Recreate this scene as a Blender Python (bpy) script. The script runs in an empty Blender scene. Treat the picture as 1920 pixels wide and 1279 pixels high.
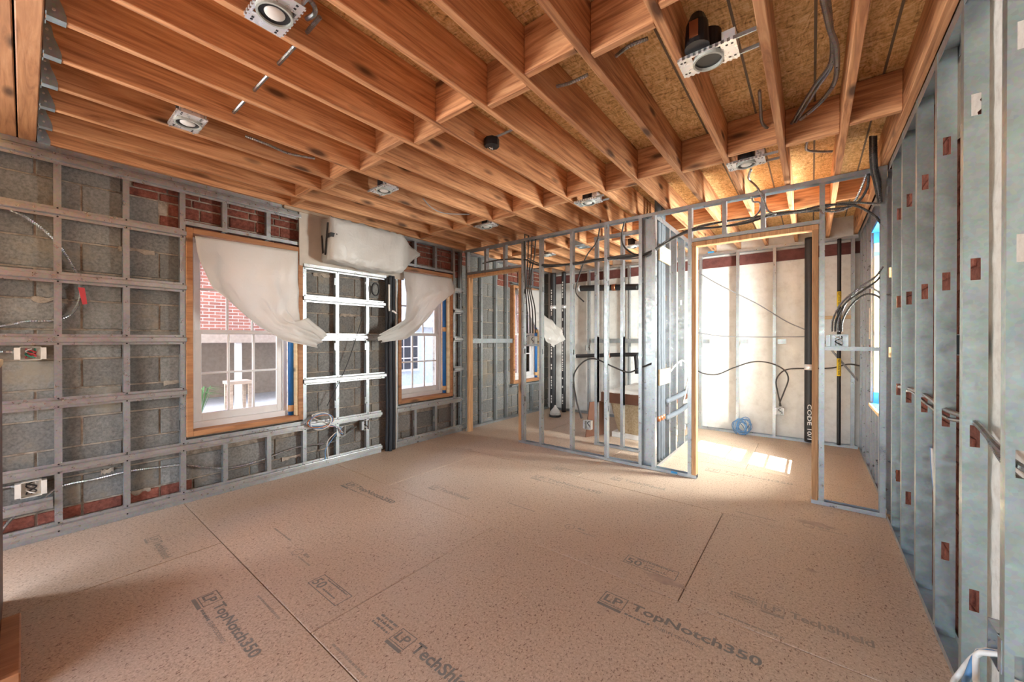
import bpy, bmesh, math, random
from mathutils import Vector
random.seed(7)
S = bpy.context.scene
COL = S.collection
# ---------------------------------------------------------------- camera
FPX, YAW, PITCH, CH = 717.06, 0.66494, -0.00368, 1.295
cam_d = bpy.data.cameras.new('camera'); cam = bpy.data.objects.new('camera', cam_d); COL.objects.link(cam)
cam_d.sensor_width = 36; cam_d.lens = FPX / 1920 * 36; cam_d.clip_start = 0.02
cam.location = (0, 0, CH); cam.rotation_euler = (math.pi/2 + PITCH, 0, YAW)
S.camera = cam
S.view_settings.view_transform = 'Standard'; S.view_settings.look = 'None'
S.view_settings.gamma = 1; S.view_settings.use_curve_mapping = False
S.view_settings.exposure = 1.4
H = 2.557                       # underside of the joists
XL, YP, XR, YF = -3.895, 3.842, 0.43, 6.08   # furring face, partition face, right studs face, far studs face
# ---------------------------------------------------------------- light
W = bpy.data.worlds.new('world'); S.world = W; W.use_nodes = True
nt = W.node_tree; bg = nt.nodes['Background']
sky = nt.nodes.new('ShaderNodeTexSky'); sky.sky_type = 'NISHITA'; sky.sun_disc = False
sky.sun_elevation = math.radians(48); sky.sun_rotation = math.radians(107); sky.air_density = 1.0; sky.dust_density = 2.0
nt.links.new(sky.outputs[0], bg.inputs[0]); bg.inputs[1].default_value = 0.85
def light(name, kind, loc, energy, color=(1, 1, 1), size=None, direction=None):
    d = bpy.data.lights.new(name, kind); d.energy = energy; d.color = color
    o = bpy.data.objects.new(name, d); COL.objects.link(o); o.location = loc
    if size: d.shape = 'RECTANGLE'; d.size, d.size_y = size
    if direction: o.rotation_euler = Vector(direction).to_track_quat('-Z', 'Y').to_euler()
    return o
sun = light('sun_offscreen', 'SUN', (6, -2, 7), 34.0, (1, .95, .87), None, (-.857, .257, -1)); sun.data.angle = .009
# daylight in the window of the side room and in the left wall window behind the camera (its light crosses the floor past the knee wall)
light('window_left_offscreen', 'AREA', (-4.25, -1.9, 1.35), 60, (.93, .96, 1), (1.5, 1.4), (1, 0, 0))
light('window_right_offscreen', 'AREA', (.82, 4.55, 1.5), 150, (1, .98, .95), (.7, 1.4), (-1, 0, 0))
# ---------------------------------------------------------------- pixels to points
def U(u, v, ax, val):
    a, b = (u-960)/FPX, -(v-639.5)/FPX
    fw = math.cos(PITCH) - b*math.sin(PITCH); up = math.sin(PITCH) + b*math.cos(PITCH)
    st, ct = math.sin(YAW), math.cos(YAW)
    d = (-st*fw + ct*a, ct*fw + st*a, up)
    k = (val - (CH if ax == 2 else 0)) / d[ax]
    return Vector((d[0]*k, d[1]*k, d[2]*k + CH))
# ---------------------------------------------------------------- materials
MATS = {}
def ramp(nt, fac, stops):
    r = nt.nodes.new('ShaderNodeValToRGB'); e = r.color_ramp.elements
    while len(e) < len(stops): e.new(.5)
    for i, (p, c) in enumerate(stops): e[i].position = p; e[i].color = (*c, 1)
    nt.links.new(fac, r.inputs[0]); return r.outputs[0]
def noise(nt, vec, scale, detail=4, rough=.55, dist=0):
    n = nt.nodes.new('ShaderNodeTexNoise'); n.inputs['Scale'].default_value = scale
    n.inputs['Detail'].default_value = detail; n.inputs['Roughness'].default_value = rough; n.inputs['Distortion'].default_value = dist
    nt.links.new(vec, n.inputs['Vector']); return n.outputs[0]
def mapping(nt, vec, scale, loc=None):
    m = nt.nodes.new('ShaderNodeMapping'); m.inputs['Scale'].default_value = scale
    nt.links.new(vec, m.inputs[0])
    if loc is not None: nt.links.new(loc, m.inputs['Location'])
    return m.outputs[0]
def mixc(nt, fac, a, b, mode='MIX'):
    m = nt.nodes.new('ShaderNodeMix'); m.data_type = 'RGBA'; m.blend_type = mode
    if isinstance(fac, float): m.inputs[0].default_value = fac
    else: nt.links.new(fac, m.inputs[0])
    for i, c in ((6, a), (7, b)):
        if isinstance(c, tuple): m.inputs[i].default_value = (*c, 1)
        else: nt.links.new(c, m.inputs[i])
    return m.outputs[2]
def base(name, rough=.6, metal=0.0):
    m = bpy.data.materials.new(name); m.use_nodes = True; nt = m.node_tree
    p = nt.nodes['Principled BSDF']; p.inputs['Roughness'].default_value = rough; p.inputs['Metallic'].default_value = metal
    MATS[name] = m
    tc = nt.nodes.new('ShaderNodeTexCoord'); oi = nt.nodes.new('ShaderNodeObjectInfo'); geo = nt.nodes.new('ShaderNodeNewGeometry')
    off = nt.nodes.new('ShaderNodeVectorMath'); off.operation = 'SCALE'; off.inputs[0].default_value = (37, 91, 53)
    nt.links.new(oi.outputs['Random'], off.inputs['Scale'])
    ad = nt.nodes.new('ShaderNodeVectorMath'); ad.operation = 'ADD'
    nt.links.new(geo.outputs['Position'], ad.inputs[0]); nt.links.new(off.outputs[0], ad.inputs[1])
    return m, nt, p, ad.outputs[0], oi.outputs['Random'], geo.outputs['Position']
def bump(nt, p, h, strength=.3, dist=.01):
    b = nt.nodes.new('ShaderNodeBump'); b.inputs['Strength'].default_value = strength; b.inputs['Distance'].default_value = dist
    nt.links.new(h, b.inputs['Height']); nt.links.new(b.outputs[0], p.inputs['Normal'])
def plain(name, col, rough=.55, metal=0.0, var=.12, scale=14):
    m, nt, p, vec, rnd, pos = base(name, rough, metal)
    n = noise(nt, vec, scale)
    nt.links.new(ramp(nt, n, [(.3, tuple(c*(1-var) for c in col)), (.7, tuple(min(1, c*(1+var)) for c in col))]), p.inputs['Base Color'])
    return m
def wood(name, dark, mid, lite, stretch, knot=True, rough=.65):
    m, nt, p, vec, rnd, pos = base(name, rough)
    v = mapping(nt, vec, stretch)
    g = noise(nt, v, 1.0, 5, .6, 1.6)
    c = ramp(nt, g, [(.28, dark), (.5, mid), (.72, lite)])
    v2 = mapping(nt, vec, tuple(s*4 for s in stretch))
    c = mixc(nt, .35, c, ramp(nt, noise(nt, v2, 1.0, 3), [(.35, dark), (.65, lite)]), 'SOFT_LIGHT')
    if knot:
        vo = nt.nodes.new('ShaderNodeTexVoronoi'); vo.inputs['Scale'].default_value = 1.0
        nt.links.new(mapping(nt, vec, tuple(2.2 if s < 5 else 7.0 for s in stretch)), vo.inputs['Vector'])
        kf = ramp(nt, vo.outputs['Distance'], [(.08, (1, 1, 1)), (.2, (0, 0, 0))])
        c = mixc(nt, kf, c, tuple(x*.45 for x in dark))
    hv = nt.nodes.new('ShaderNodeHueSaturation'); 
    mr = nt.nodes.new('ShaderNodeMapRange'); mr.inputs[3].default_value = .85; mr.inputs[4].default_value = 1.18
    nt.links.new(rnd, mr.inputs[0]); nt.links.new(mr.outputs[0], hv.inputs['Value']); nt.links.new(c, hv.inputs['Color'])
    nt.links.new(hv.outputs[0], p.inputs['Base Color']); bump(nt, p, g, .15, .004)
    return m
DK, MD, LT = (.27, .115, .05), (.59, .32, .165), (.8, .5, .29)
M_JOIST = wood('joist_fir', DK, MD, LT, (26, 1.3, 26))
M_BLOCK = wood('blocking_fir', DK, MD, LT, (1.6, 26, 26))
M_POST = wood('jamb_wood', (.38, .2, .1), (.55, .33, .17), (.68, .45, .26), (30, 30, 2))
M_FRAMEH = wood('frame_wood', (.34, .17, .08), (.47, .25, .125), (.58, .34, .18), (20, 2.2, 20))
M_PALE = wood('pale_pine', (.62, .45, .26), (.78, .6, .38), (.86, .7, .48), (2, 18, 18))
M_BEAM = wood('beam_fir', (.27, .13, .06), (.48, .26, .13), (.6, .36, .2), (1.6, 22, 22))
M_GREYW = wood('weathered_wood', (.3, .23, .17), (.46, .37, .28), (.56, .46, .36), (20, 1.6, 20))
def osb_mat(name, tint=1.0, lines=False):
    m, nt, p, vec, rnd, pos = base(name, .75)
    a = noise(nt, mapping(nt, pos, (7, 26, 10)), 1, 5, .65, 3.0)
    b = noise(nt, mapping(nt, pos, (24, 8, 9)), 1, 4, .65, 3.0)
    mx = nt.nodes.new('ShaderNodeMath'); mx.operation = 'ADD'; nt.links.new(a, mx.inputs[0]); nt.links.new(b, mx.inputs[1])
    hf = nt.nodes.new('ShaderNodeMath'); hf.operation = 'MULTIPLY'; hf.inputs[1].default_value = .5; nt.links.new(mx.outputs[0], hf.inputs[0])
    c = ramp(nt, hf.outputs[0], [(.36, (.25*tint, .13*tint, .05*tint)), (.45, (.6*tint, .37*tint, .14*tint)), (.53, (.8*tint, .54*tint, .24*tint)), (.62, (.9*tint, .71*tint, .42*tint))])
    if lines:
        sx = nt.nodes.new('ShaderNodeSeparateXYZ'); nt.links.new(pos, sx.inputs[0])
        f = nt.nodes.new('ShaderNodeMath'); f.operation = 'MODULO'; f.inputs[1].default_value = .305
        o = nt.nodes.new('ShaderNodeMath'); o.operation = 'ADD'; o.inputs[1].default_value = 10.06; nt.links.new(sx.outputs[0], o.inputs[0]); nt.links.new(o.outputs[0], f.inputs[0])
        l = nt.nodes.new('ShaderNodeMath'); l.operation = 'LESS_THAN'; l.inputs[1].default_value = .012; nt.links.new(f.outputs[0], l.inputs[0])
        c = mixc(nt, l.outputs[0], c, (.18, .14, .1))
    nt.links.new(c, p.inputs['Base Color']); bump(nt, p, hf.outputs[0], .3, .004); return m
M_OSB = osb_mat('osb_sheathing', 1.0, True); M_OSBS = osb_mat('osb_scrap', 1.1)
def floor_mat():
    m, nt, p, vec, rnd, pos = base('subfloor_panel', .55)
    n = noise(nt, pos, 95, 5, .65, .6); n2 = noise(nt, pos, 1.4, 3)
    c = ramp(nt, n, [(.3, (.33, .23, .155)), (.45, (.53, .405, .295)), (.58, (.62, .485, .365)), (.7, (.72, .58, .45))])
    c = mixc(nt, ramp(nt, n2, [(.4, (0, 0, 0)), (.7, (.5, .5, .5))]), c, (.58, .455, .345))
    sp = noise(nt, mapping(nt, pos, (130, 75, 60)), 1, 1, .3, .8)
    c = mixc(nt, ramp(nt, sp, [(.64, (0, 0, 0)), (.7, (.85, .85, .85))]), c, (.2, .12, .08))
    st = noise(nt, pos, 2.1, 4, .6)
    c = mixc(nt, ramp(nt, st, [(.66, (0, 0, 0)), (.72, (.4, .4, .4))]), c, (.33, .25, .2))
    nt.links.new(c, p.inputs['Base Color']); bump(nt, p, n, .08, .002); return m
M_FLOOR = floor_mat()
def galv(name, col, rough=.38, metal=.7):
    m, nt, p, vec, rnd, pos = base(name, rough, metal)
    vo = nt.nodes.new('ShaderNodeTexVoronoi'); vo.inputs['Scale'].default_value = 90; nt.links.new(vec, vo.inputs['Vector'])
    n = noise(nt, vec, 9, 4)
    c = mixc(nt, n, tuple(x*.72 for x in col), tuple(min(1, x*1.2) for x in col))
    c = mixc(nt, .16, c, vo.outputs['Color'], 'SOFT_LIGHT')
    nt.links.new(c, p.inputs['Base Color'])
    nt.links.new(ramp(nt, noise(nt, vec, 25, 3), [(.3, (rough*.75,)*3), (.7, (rough*1.35,)*3)]), p.inputs['Roughness']); return m
M_GALV = galv('galvanized_steel', (.47, .51, .535), .34, .8); M_TRACK = galv('galvanized_track', (.47, .51, .535), .36, .8)
M_HAT = galv('hat_channel_steel', (.5, .52, .53), .33, .8); M_HANG = galv('hanger_steel', (.5, .62, .68), .4)
M_STUDR = galv('heavy_stud_steel', (.42, .5, .5), .38, .75)
def masonry(name, cols, scale=30, rough=.95, str_=.6, stain=None):
    m, nt, p, vec, rnd, pos = base(name, rough)
    n = noise(nt, vec, scale, 6, .7); 
    c = ramp(nt, n, [(.3, cols[0]), (.5, cols[1]), (.72, cols[2])])
    if stain:
        s = noise(nt, pos, 3.1, 5, .65); c = mixc(nt, ramp(nt, s, [(.55, (0, 0, 0)), (.68, (.8, .8, .8))]), c, stain)
    hv = nt.nodes.new('ShaderNodeHueSaturation'); mr = nt.nodes.new('ShaderNodeMapRange'); mr.inputs[3].default_value = .8; mr.inputs[4].default_value = 1.2
    nt.links.new(rnd, mr.inputs[0]); nt.links.new(mr.outputs[0], hv.inputs['Value']); nt.links.new(c, hv.inputs['Color'])
    nt.links.new(hv.outputs[0], p.inputs['Base Color']); bump(nt, p, n, str_, .006); return m
M_CMU = masonry('concrete_block', [(.125, .125, .12), (.215, .215, .205), (.31, .305, .285)], 60, stain=(.3, .26, .2))
M_MORTAR = masonry('mortar', [(.12, .1, .08), (.34, .29, .235), (.5, .44, .365)], 16)
M_BRICK = masonry('red_brick', [(.12, .035, .025), (.24, .075, .05), (.36, .14, .10)], 35)
M_PARGE = masonry('white_parging', [(.66, .64, .6), (.78, .77, .73), (.84, .83, .8)], 7, .9, .25)
M_REDLEDGE = masonry('red_oxide_ledger', [(.13, .04, .035), (.2, .065, .055), (.27, .1, .085)], 12, .8, .2)
M_FOAM = masonry('spray_foam', [(.62, .58, .52), (.75, .72, .66), (.82, .8, .75)], 18, .9, .5)
M_FIBRE = masonry('raw_fibreglass', [(.42, .31, .17), (.62, .5, .32), (.75, .64, .45)], 40, .8, .8)
M_INK = plain('panel_ink', (.24, .235, .21), .8); M_INKL = plain('faded_panel_ink', (.36, .31, .25), .8)
M_SEAM = plain('deck_board', (.45, .32, .22), .9)
M_WHITE = plain('white_window_paint', (.8, .8, .8), .35, 0, .03)
M_BLACK = plain('black_plastic', (.018, .018, .02), .4); M_RUBBER = plain('pipe_insulation_rubber', (.03, .034, .042), .7)
M_GREYRUB = plain('grey_pipe_insulation', (.11, .13, .15), .65)
M_PVC = plain('white_pvc', (.8, .8, .77), .35, 0, .04); M_ABS = plain('black_iron_pipe', (.022, .022, .024), .45)
M_MC = galv('armoured_cable_steel', (.33, .33, .33), .35, .8); M_MCD = plain('dark_cable', (.06, .058, .055), .5)
M_GREYC = plain('grey_cable_jacket', (.28, .29, .3), .5)
M_BLUE = plain('blue_flashing_membrane', (.02, .17, .5), .45); M_BLUEW = plain('blue_wire', (.12, .28, .52), .45); M_WWIRE = plain('white_wire', (.78, .76, .72), .45)
M_ORANGE = plain('tan_tape', (.75, .46, .22), .6); M_YEL = plain('yellow_pipe_label', (.85, .62, .03), .5)
M_REDT = plain('red_flagging_tape', (.45, .04, .05), .6); M_BOARD = plain('beige_backer_board', (.6, .55, .48), .85, 0, .05)
M_CARD = plain('brown_cardboard', (.16, .065, .035), .7, 0, .2, 6); M_BOX = galv('steel_box', (.7, .7, .67), .4, .5)
M_BOXP = plain('putty_coated_box', (.66, .63, .57), .6); M_BULB = plain('lamp_lens', (.88, .87, .83), .3, 0, .02)
M_COLLAR = plain('grey_collar', (.5, .54, .5), .45); M_PAN = galv('lamp_pan_steel', (.86, .88, .9), .3, .55)
M_BROWNP = plain('brown_painted_board', (.12, .055, .045), .5, 0, .2); M_GREEN = plain('green_wire', (.03, .3, .22), .5)
M_BRONZE = plain('red_copper', (.5, .2, .1), .35, .7)
def film_mat():
    m, nt, p, vec, rnd, pos = base('plastic_sheeting', .35)
    p.inputs['Base Color'].default_value = (.86, .85, .82, 1)
    tr = nt.nodes.new('ShaderNodeBsdfTranslucent'); tr.inputs[0].default_value = (.85, .84, .8, 1)
    mx = nt.nodes.new('ShaderNodeMixShader'); mx.inputs[0].default_value = .42
    out = nt.nodes['Material Output']; nt.links.new(p.outputs[0], mx.inputs[1]); nt.links.new(tr.outputs[0], mx.inputs[2]); nt.links.new(mx.outputs[0], out.inputs[0])
    bump(nt, p, noise(nt, mapping(nt, pos, (9, 9, 9)), 1, 4, .6, 1.5), .5, .02); return m
M_FILM = film_mat()
def glass_mat():
    m = bpy.data.materials.new('window_glass'); m.use_nodes = True; nt = m.node_tree
    t = nt.nodes.new('ShaderNodeBsdfTransparent'); t.inputs[0].default_value = (.96, .98, .97, 1)
    g = nt.nodes.new('ShaderNodeBsdfGlossy'); g.inputs['Roughness'].default_value = .02
    f = nt.nodes.new('ShaderNodeFresnel'); f.inputs[0].default_value = 1.25
    mx = nt.nodes.new('ShaderNodeMixShader'); nt.links.new(f.outputs[0], mx.inputs[0]); nt.links.new(t.outputs[0], mx.inputs[1]); nt.links.new(g.outputs[0], mx.inputs[2])
    nt.links.new(mx.outputs[0], nt.nodes['Material Output'].inputs[0]); return m
M_GLASS = glass_mat()
def outside_brick():
    m, nt, p, vec, rnd, pos = base('neighbour_brickwork', .9)
    b = nt.nodes.new('ShaderNodeTexBrick'); b.inputs['Scale'].default_value = 1; b.inputs['Brick Width'].default_value = .23; b.inputs['Row Height'].default_value = .075
    b.inputs['Mortar Size'].default_value = .008; b.inputs['Color1'].default_value = (.36, .14, .1, 1); b.inputs['Color2'].default_value = (.25, .1, .075, 1); b.inputs['Mortar'].default_value = (.5, .44, .4, 1)
    s = nt.nodes.new('ShaderNodeSeparateXYZ'); nt.links.new(pos, s.inputs[0]); c = nt.nodes.new('ShaderNodeCombineXYZ')
    nt.links.new(s.outputs[1], c.inputs[0]); nt.links.new(s.outputs[2], c.inputs[1]); nt.links.new(c.outputs[0], b.inputs['Vector'])
    nt.links.new(b.outputs[0], p.inputs['Base Color']); return m
M_NBRICK = outside_brick()
M_PAVE = plain('pale_paving', (.5, .47, .44), .9); M_SIDING = plain('pale_blue_siding', (.5, .58, .64), .7); M_DKPANE = plain('dark_window_pane', (.05, .06, .07), .15)
M_TAN = plain('tan_stucco', (.36, .29, .235), .9); M_LEAF = plain('leaf_green', (.07, .16, .035), .6, 0, .3)
# ---------------------------------------------------------------- mesh helpers
ORG = {}
class MB:
    def __init__(s): s.v = []; s.f = []
    def add(s, vs, fs):
        n = len(s.v); s.v += [tuple(v) for v in vs]; s.f += [tuple(i+n for i in f) for f in fs]; return s
    def box(s, x0, x1, y0, y1, z0, z1):
        return s.add([(x, y, z) for x in (x0, x1) for y in (y0, y1) for z in (z0, z1)],
                     [(0, 1, 3, 2), (4, 6, 7, 5), (0, 4, 5, 1), (2, 3, 7, 6), (0, 2, 6, 4), (1, 5, 7, 3)])
    def prism(s, pts, z0, z1, fn):      # closed polygon pts (a,b) swept from z0 to z1; fn(a,b,z) -> world
        n = len(pts); s.add([fn(a, b, z) for z in (z0, z1) for a, b in pts],
            [tuple(range(n-1, -1, -1)), tuple(range(n, 2*n))] + [(i, (i+1) % n, n+(i+1) % n, n+i) for i in range(n)]); return s
    def tube(s, pts, r, n=8, rib=0, step=None):
        pts = [Vector(p) for p in pts]
        if step:
            out = []
            for i in range(len(pts)-1):
                p0, p1, p2, p3 = pts[max(i-1, 0)], pts[i], pts[i+1], pts[min(i+2, len(pts)-1)]
                k = max(2, int((p2-p1).length/step))
                for j in range(k):
                    t = j/k; out.append(.5*((2*p1) + (p2-p0)*t + (2*p0-5*p1+4*p2-p3)*t*t + (3*p1-p0-3*p2+p3)*t**3))
            pts = out + [pts[-1]]
        vs = []; up = None; m = len(pts)
        for i, p in enumerate(pts):
            d = (pts[min(i+1, m-1)] - pts[max(i-1, 0)])
            d = d.normalized() if d.length > 1e-9 else Vector((0, 0, 1))
            if up is None: up = Vector((0, 0, 1)) if abs(d.z) < .9 else Vector((1, 0, 0))
            a = up - d*up.dot(d); a.normalize(); up = a; b = d.cross(a)
            rr = r[i] if isinstance(r, list) else r*(1 + (rib if i % 2 else -rib))
            vs += [p + (a*math.cos(2*math.pi*k/n) + b*math.sin(2*math.pi*k/n))*rr for k in range(n)]
        fs = [(i*n+k, i*n+(k+1) % n, (i+1)*n+(k+1) % n, (i+1)*n+k) for i in range(m-1) for k in range(n)]
        return s.add(vs, fs + [tuple(range(n-1, -1, -1)), tuple((m-1)*n+k for k in range(n))])
    def cyl(s, p0, p1, r, n=16): return s.tube([p0, p1], r, n)
    def ring(s, c, ro, ri, h, axis=2, n=28):     # flat collar
        vs = []
        for rr, z in ((ro, 0), (ro, h), (ri, h), (ri, 0)):
            for k in range(n):
                a = 2*math.pi*k/n; q = [rr*math.cos(a), rr*math.sin(a)]; q.insert(axis, z); vs.append((c[0]+q[0], c[1]+q[1], c[2]+q[2]))
        return s.add(vs, [(i*n+k, i*n+(k+1) % n, ((i+1) % 4)*n+(k+1) % n, ((i+1) % 4)*n+k) for i in range(4) for k in range(n)])
    def dome(s, c, r, h, n=20, m=5):
        vs = [(c[0]+r*math.cos(2*math.pi*k/n)*math.cos(j*math.pi/2/m), c[1]+r*math.sin(2*math.pi*k/n)*math.cos(j*math.pi/2/m), c[2]-h*math.sin(j*math.pi/2/m)) for j in range(m) for k in range(n)] + [(c[0], c[1], c[2]-h)]
        fs = [(j*n+k, j*n+(k+1) % n, (j+1)*n+(k+1) % n, (j+1)*n+k) for j in range(m-1) for k in range(n)] + [((m-1)*n+k, (m-1)*n+(k+1) % n, m*n) for k in range(n)]
        return s.add(vs, fs + [tuple(range(n))])
    def build(s, name, mat, parent=None, smooth=False):
        o0 = ORG.get(parent.name, Vector()) if parent else Vector()
        me = bpy.data.meshes.new(name); me.from_pydata([(v[0]-o0.x, v[1]-o0.y, v[2]-o0.z) for v in s.v], [], s.f)
        bm = bmesh.new(); bm.from_mesh(me); bmesh.ops.recalc_face_normals(bm, faces=bm.faces); bm.to_mesh(me); bm.free()
        if smooth: me.polygons.foreach_set('use_smooth', [True]*len(me.polygons))
        me.materials.append(mat); o = bpy.data.objects.new(name, me); COL.objects.link(o)
        if parent: o.parent = parent; ORG[o.name] = o0
        return o
def chamfer_mesh(name, sx, sy, sz, c, mat):
    vs = []; idx = {}
    for X in (0, 1):
        for Y in (0, 1):
            for Z in (0, 1):
                for a in range(3):
                    p = [(sx*X, sy*Y, sz*Z)[i] + (0 if i == a else c*(1-2*(X, Y, Z)[i])) for i in range(3)]
                    idx[(X, Y, Z, a)] = len(vs); vs.append(p)
    bm = bmesh.new(); bv = [bm.verts.new(v) for v in vs]
    bmesh.ops.convex_hull(bm, input=bv); bmesh.ops.dissolve_limit(bm, angle_limit=.02, verts=bm.verts, edges=bm.edges)
    bmesh.ops.recalc_face_normals(bm, faces=bm.faces)
    me = bpy.data.meshes.new(name); bm.to_mesh(me); bm.free(); me.materials.append(mat); return me
_cm = {}
def piece(name, x0, x1, y0, y1, z0, z1, mat, parent, c=.004):
    k = (name, round(x1-x0, 3), round(y1-y0, 3), round(z1-z0, 3), mat.name)
    if k not in _cm: _cm[k] = chamfer_mesh(name, x1-x0, y1-y0, z1-z0, min(c, (x1-x0)/4, (y1-y0)/4, (z1-z0)/4), mat)
    o = bpy.data.objects.new(name, _cm[k]); COL.objects.link(o); org = ORG.get(parent.name, Vector()) if parent else Vector()
    o.location = Vector((x0, y0, z0)) - org
    if parent: o.parent = parent; ORG[o.name] = Vector((x0, y0, z0))
    return o
def tag(o, label, cat, group=None, kind=None):
    o['label'] = label; o['category'] = cat
    if group: o['group'] = group
    if kind: o['kind'] = kind
    return o
def empty(name, loc, label, cat, group=None, kind=None):
    o = bpy.data.objects.new(name, None); COL.objects.link(o); o.location = loc; ORG[o.name] = Vector(loc); o.empty_display_size = .1
    return tag(o, label, cat, group, kind)
def cstud(parent, x, y, z0, z1, dA, dB, Wd=.034, D=.05, mat=None, holes=(), hw=.03, hh=.075, name='stud'):
    t, l = .0014, .009; m = MB(); mat = mat or M_GALV
    fn = lambda a, b, z: (x+a*dA[0]+b*dB[0], y+a*dA[1]+b*dB[1], z)
    for p in ([(0, 0), (Wd, 0), (Wd, l), (Wd-t, l), (Wd-t, t), (0, t)], [(0, D), (Wd, D), (Wd, D-l), (Wd-t, D-l), (Wd-t, D-t), (0, D-t)]): m.prism(p, z0, z1, fn)
    zs = [z0] + [q for h in holes for q in (h-hh/2, h+hh/2)] + [z1]
    for i in range(0, len(zs), 2): m.prism([(0, t), (t, t), (t, D-t), (0, D-t)], zs[i], zs[i+1], fn)
    e = (D-hw)/2
    for h in holes:
        m.prism([(0, t), (t, t), (t, e), (0, e)], h-hh/2, h+hh/2, fn); m.prism([(0, D-e), (t, D-e), (t, D-t), (0, D-t)], h-hh/2, h+hh/2, fn)
    return m.build(name, mat, parent)
def utrack(parent, p0, p1, depthdir, D, leg, up=1, mat=None, name='track'):
    # U track: web on floor (up=1) or ceiling (up=-1), legs of height `leg`
    m = MB(); t = .0016; p0 = Vector(p0); p1 = Vector(p1); d = p1-p0; L = d.length; d.normalize(); b = Vector(depthdir)
    fn = lambda a, h, s_: tuple(p0 + d*s_ + b*a + Vector((0, 0, h*up)))
    m.prism([(0, 0), (D, 0), (D, leg), (D-t, leg), (D-t, t), (t, t), (t, leg), (0, leg)], 0, L, fn)
    return m.build(name, mat or M_TRACK, parent)
def hat(parent, y0, y1, z, name='hat_channel', x=XL):
    m = MB(); c = .0016; q = .024
    pr = [(0, -.036), (0, -.019), (q-.002, -.014), (q, -.013), (q, .013), (q-.002, .014), (0, .019), (0, .036), (.0016, .036), (.0016, .0205), (q+.001, .0152), (q+.0016, .0135), (q+.0016, -.0135), (q+.001, -.0152), (.0016, -.0205), (.0016, -.036)]
    m.prism(pr, y0, y1, lambda a, b, s_: (x+a, s_, z+b)); return m.build(name, M_HAT, parent)
def cable(name, pts, r, mat, label, cat='cable', rib=.13, group=None, parent=None, step=None):
    o = MB().tube(pts, r, 7, rib, step or (.0055 if rib else .02)).build(name, mat, parent, not rib)
    if parent is None: tag(o, label, cat, group)
    return o
def px(lst, ax, val): return [U(u, v, ax, val) for u, v in lst]
# ================================================================ FLOOR
Y1, XA = .775, -1.739
floor = empty('floor', (0, 0, 0), 'tan engineered subfloor panels with printed marks and narrow seams', 'floor', kind='structure')
MB().box(-4.3, .75, -3.4, 6.5, -.12, -.02).build('deck_below', M_SEAM, floor)
panels = {}
for r in range(-3, 5):
    ya, yb = Y1+1.22*r, Y1+1.22*(r+1)
    off = XA if r % 2 == 0 else XA+1.22
    for c in range(-2, 2):
        xa, xb = max(off+2.44*c, -4.0), min(off+2.44*(c+1), .52)
        yb2 = min(yb, 6.2)
        if xb-xa < .05: continue
        o = piece('floor_panel', xa+.002, xb-.002, ya+.002, yb2-.002, -.02, 0, M_FLOOR, floor, .0025); panels[(r, c)] = (o, xa, xb, ya, yb)
def panel_at(x, y):
    for o, xa, xb, ya, yb in panels.values():
        if xa <= x <= xb and ya <= y <= yb: return o
def text_mesh(body, size, bold=.0):
    cu = bpy.data.curves.new('t', 'FONT'); cu.body = body; cu.size = size; cu.offset = bold; cu.resolution_u = 3
    ob = bpy.data.objects.new('t', cu); COL.objects.link(ob)
    dg = bpy.context.evaluated_depsgraph_get(); me = bpy.data.meshes.new_from_object(ob.evaluated_get(dg))
    bpy.data.objects.remove(ob); return me
def floor_print(body, x, y, width, height, mat, bold=.0, name='printed_mark', par=None):
    me = text_mesh(body, 1.0, bold); xs = [v.co.x for v in me.vertices]; ys = [v.co.y for v in me.vertices]
    sx = width/(max(xs)-min(xs)); sy = height/(max(ys)-min(ys)); par = par or panel_at(x, y) or panel_at(x+width/2, y+.02)
    org = ORG[par.name]; x0, y0 = min(xs), min(ys)
    for v in me.vertices: v.co = Vector(((v.co.x-x0)*sx+x-org.x, (v.co.y-y0)*sy+y-org.y, .0009-org.z))
    me.materials.clear(); me.materials.append(mat); o = bpy.data.objects.new(name, me); COL.objects.link(o); o.parent = par; return o
def floor_frame(x0, x1, y0, y1, w, mat, par=None):
    m = MB(); z = .0007
    for a, b, c, d in ((x0, x1, y0, y0+w), (x0, x1, y1-w, y1), (x0, x0+w, y0, y1), (x1-w, x1, y0, y1)): m.box(a, b, c, d, .0002, z)
    m.build('printed_frame', mat, par or panel_at((x0+x1)/2, (y0+y1)/2))
def floor_dashes(x, y, width, height, mat):      # print too small to read: a broken row of dashes
    m = MB(); a = x
    while a < x+width:
        w = random.uniform(.6, 2.2)*height; m.box(a, min(a+w, x+width), y+random.uniform(0, .12)*height, y+height*random.uniform(.8, 1), .0002, .0007); a += w+random.uniform(.25, .5)*height
    m.build('printed_line', mat, panel_at(x, y) or panel_at(x+width/2, y))['kind'] = 'stuff'
def logo(x, y, s, mat, word, wid, sub=None, lines=None):
    floor_frame(x, x+1.75*s, y-.25*s, y+1.05*s, .06*s, mat, panel_at(x, y)); floor_print('LP', x+.2*s, y, 1.3*s, .78*s, mat, .02)
    MB().box(x, x+1.75*s, y-.62*s, y-.36*s, .0002, .0007).build('printed_bar', mat, panel_at(x, y))
    floor_print(word, x+2.15*s, y, wid, 1.0*s, mat, .022)
    if sub: floor_dashes(x+2.0*s, y-.5*s, wid*.22, .2*s, mat); floor_print(sub, x+2.15*s+wid*.24, y-.5*s, wid*.38, .26*s, mat)
    for i, t in enumerate(lines or []): (floor_print(t, x-2.6*s, y+.75*s-.42*s*i, 2.3*s, .26*s, mat) if t else floor_dashes(x-2.6*s, y+.75*s-.42*s*i, 2.2*s, .22*s, mat))
D350 = 'SUB-FLOORING'
logo(-.83, 1.775, .068, M_INK, 'TopNotch350', .53, D350)
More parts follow.
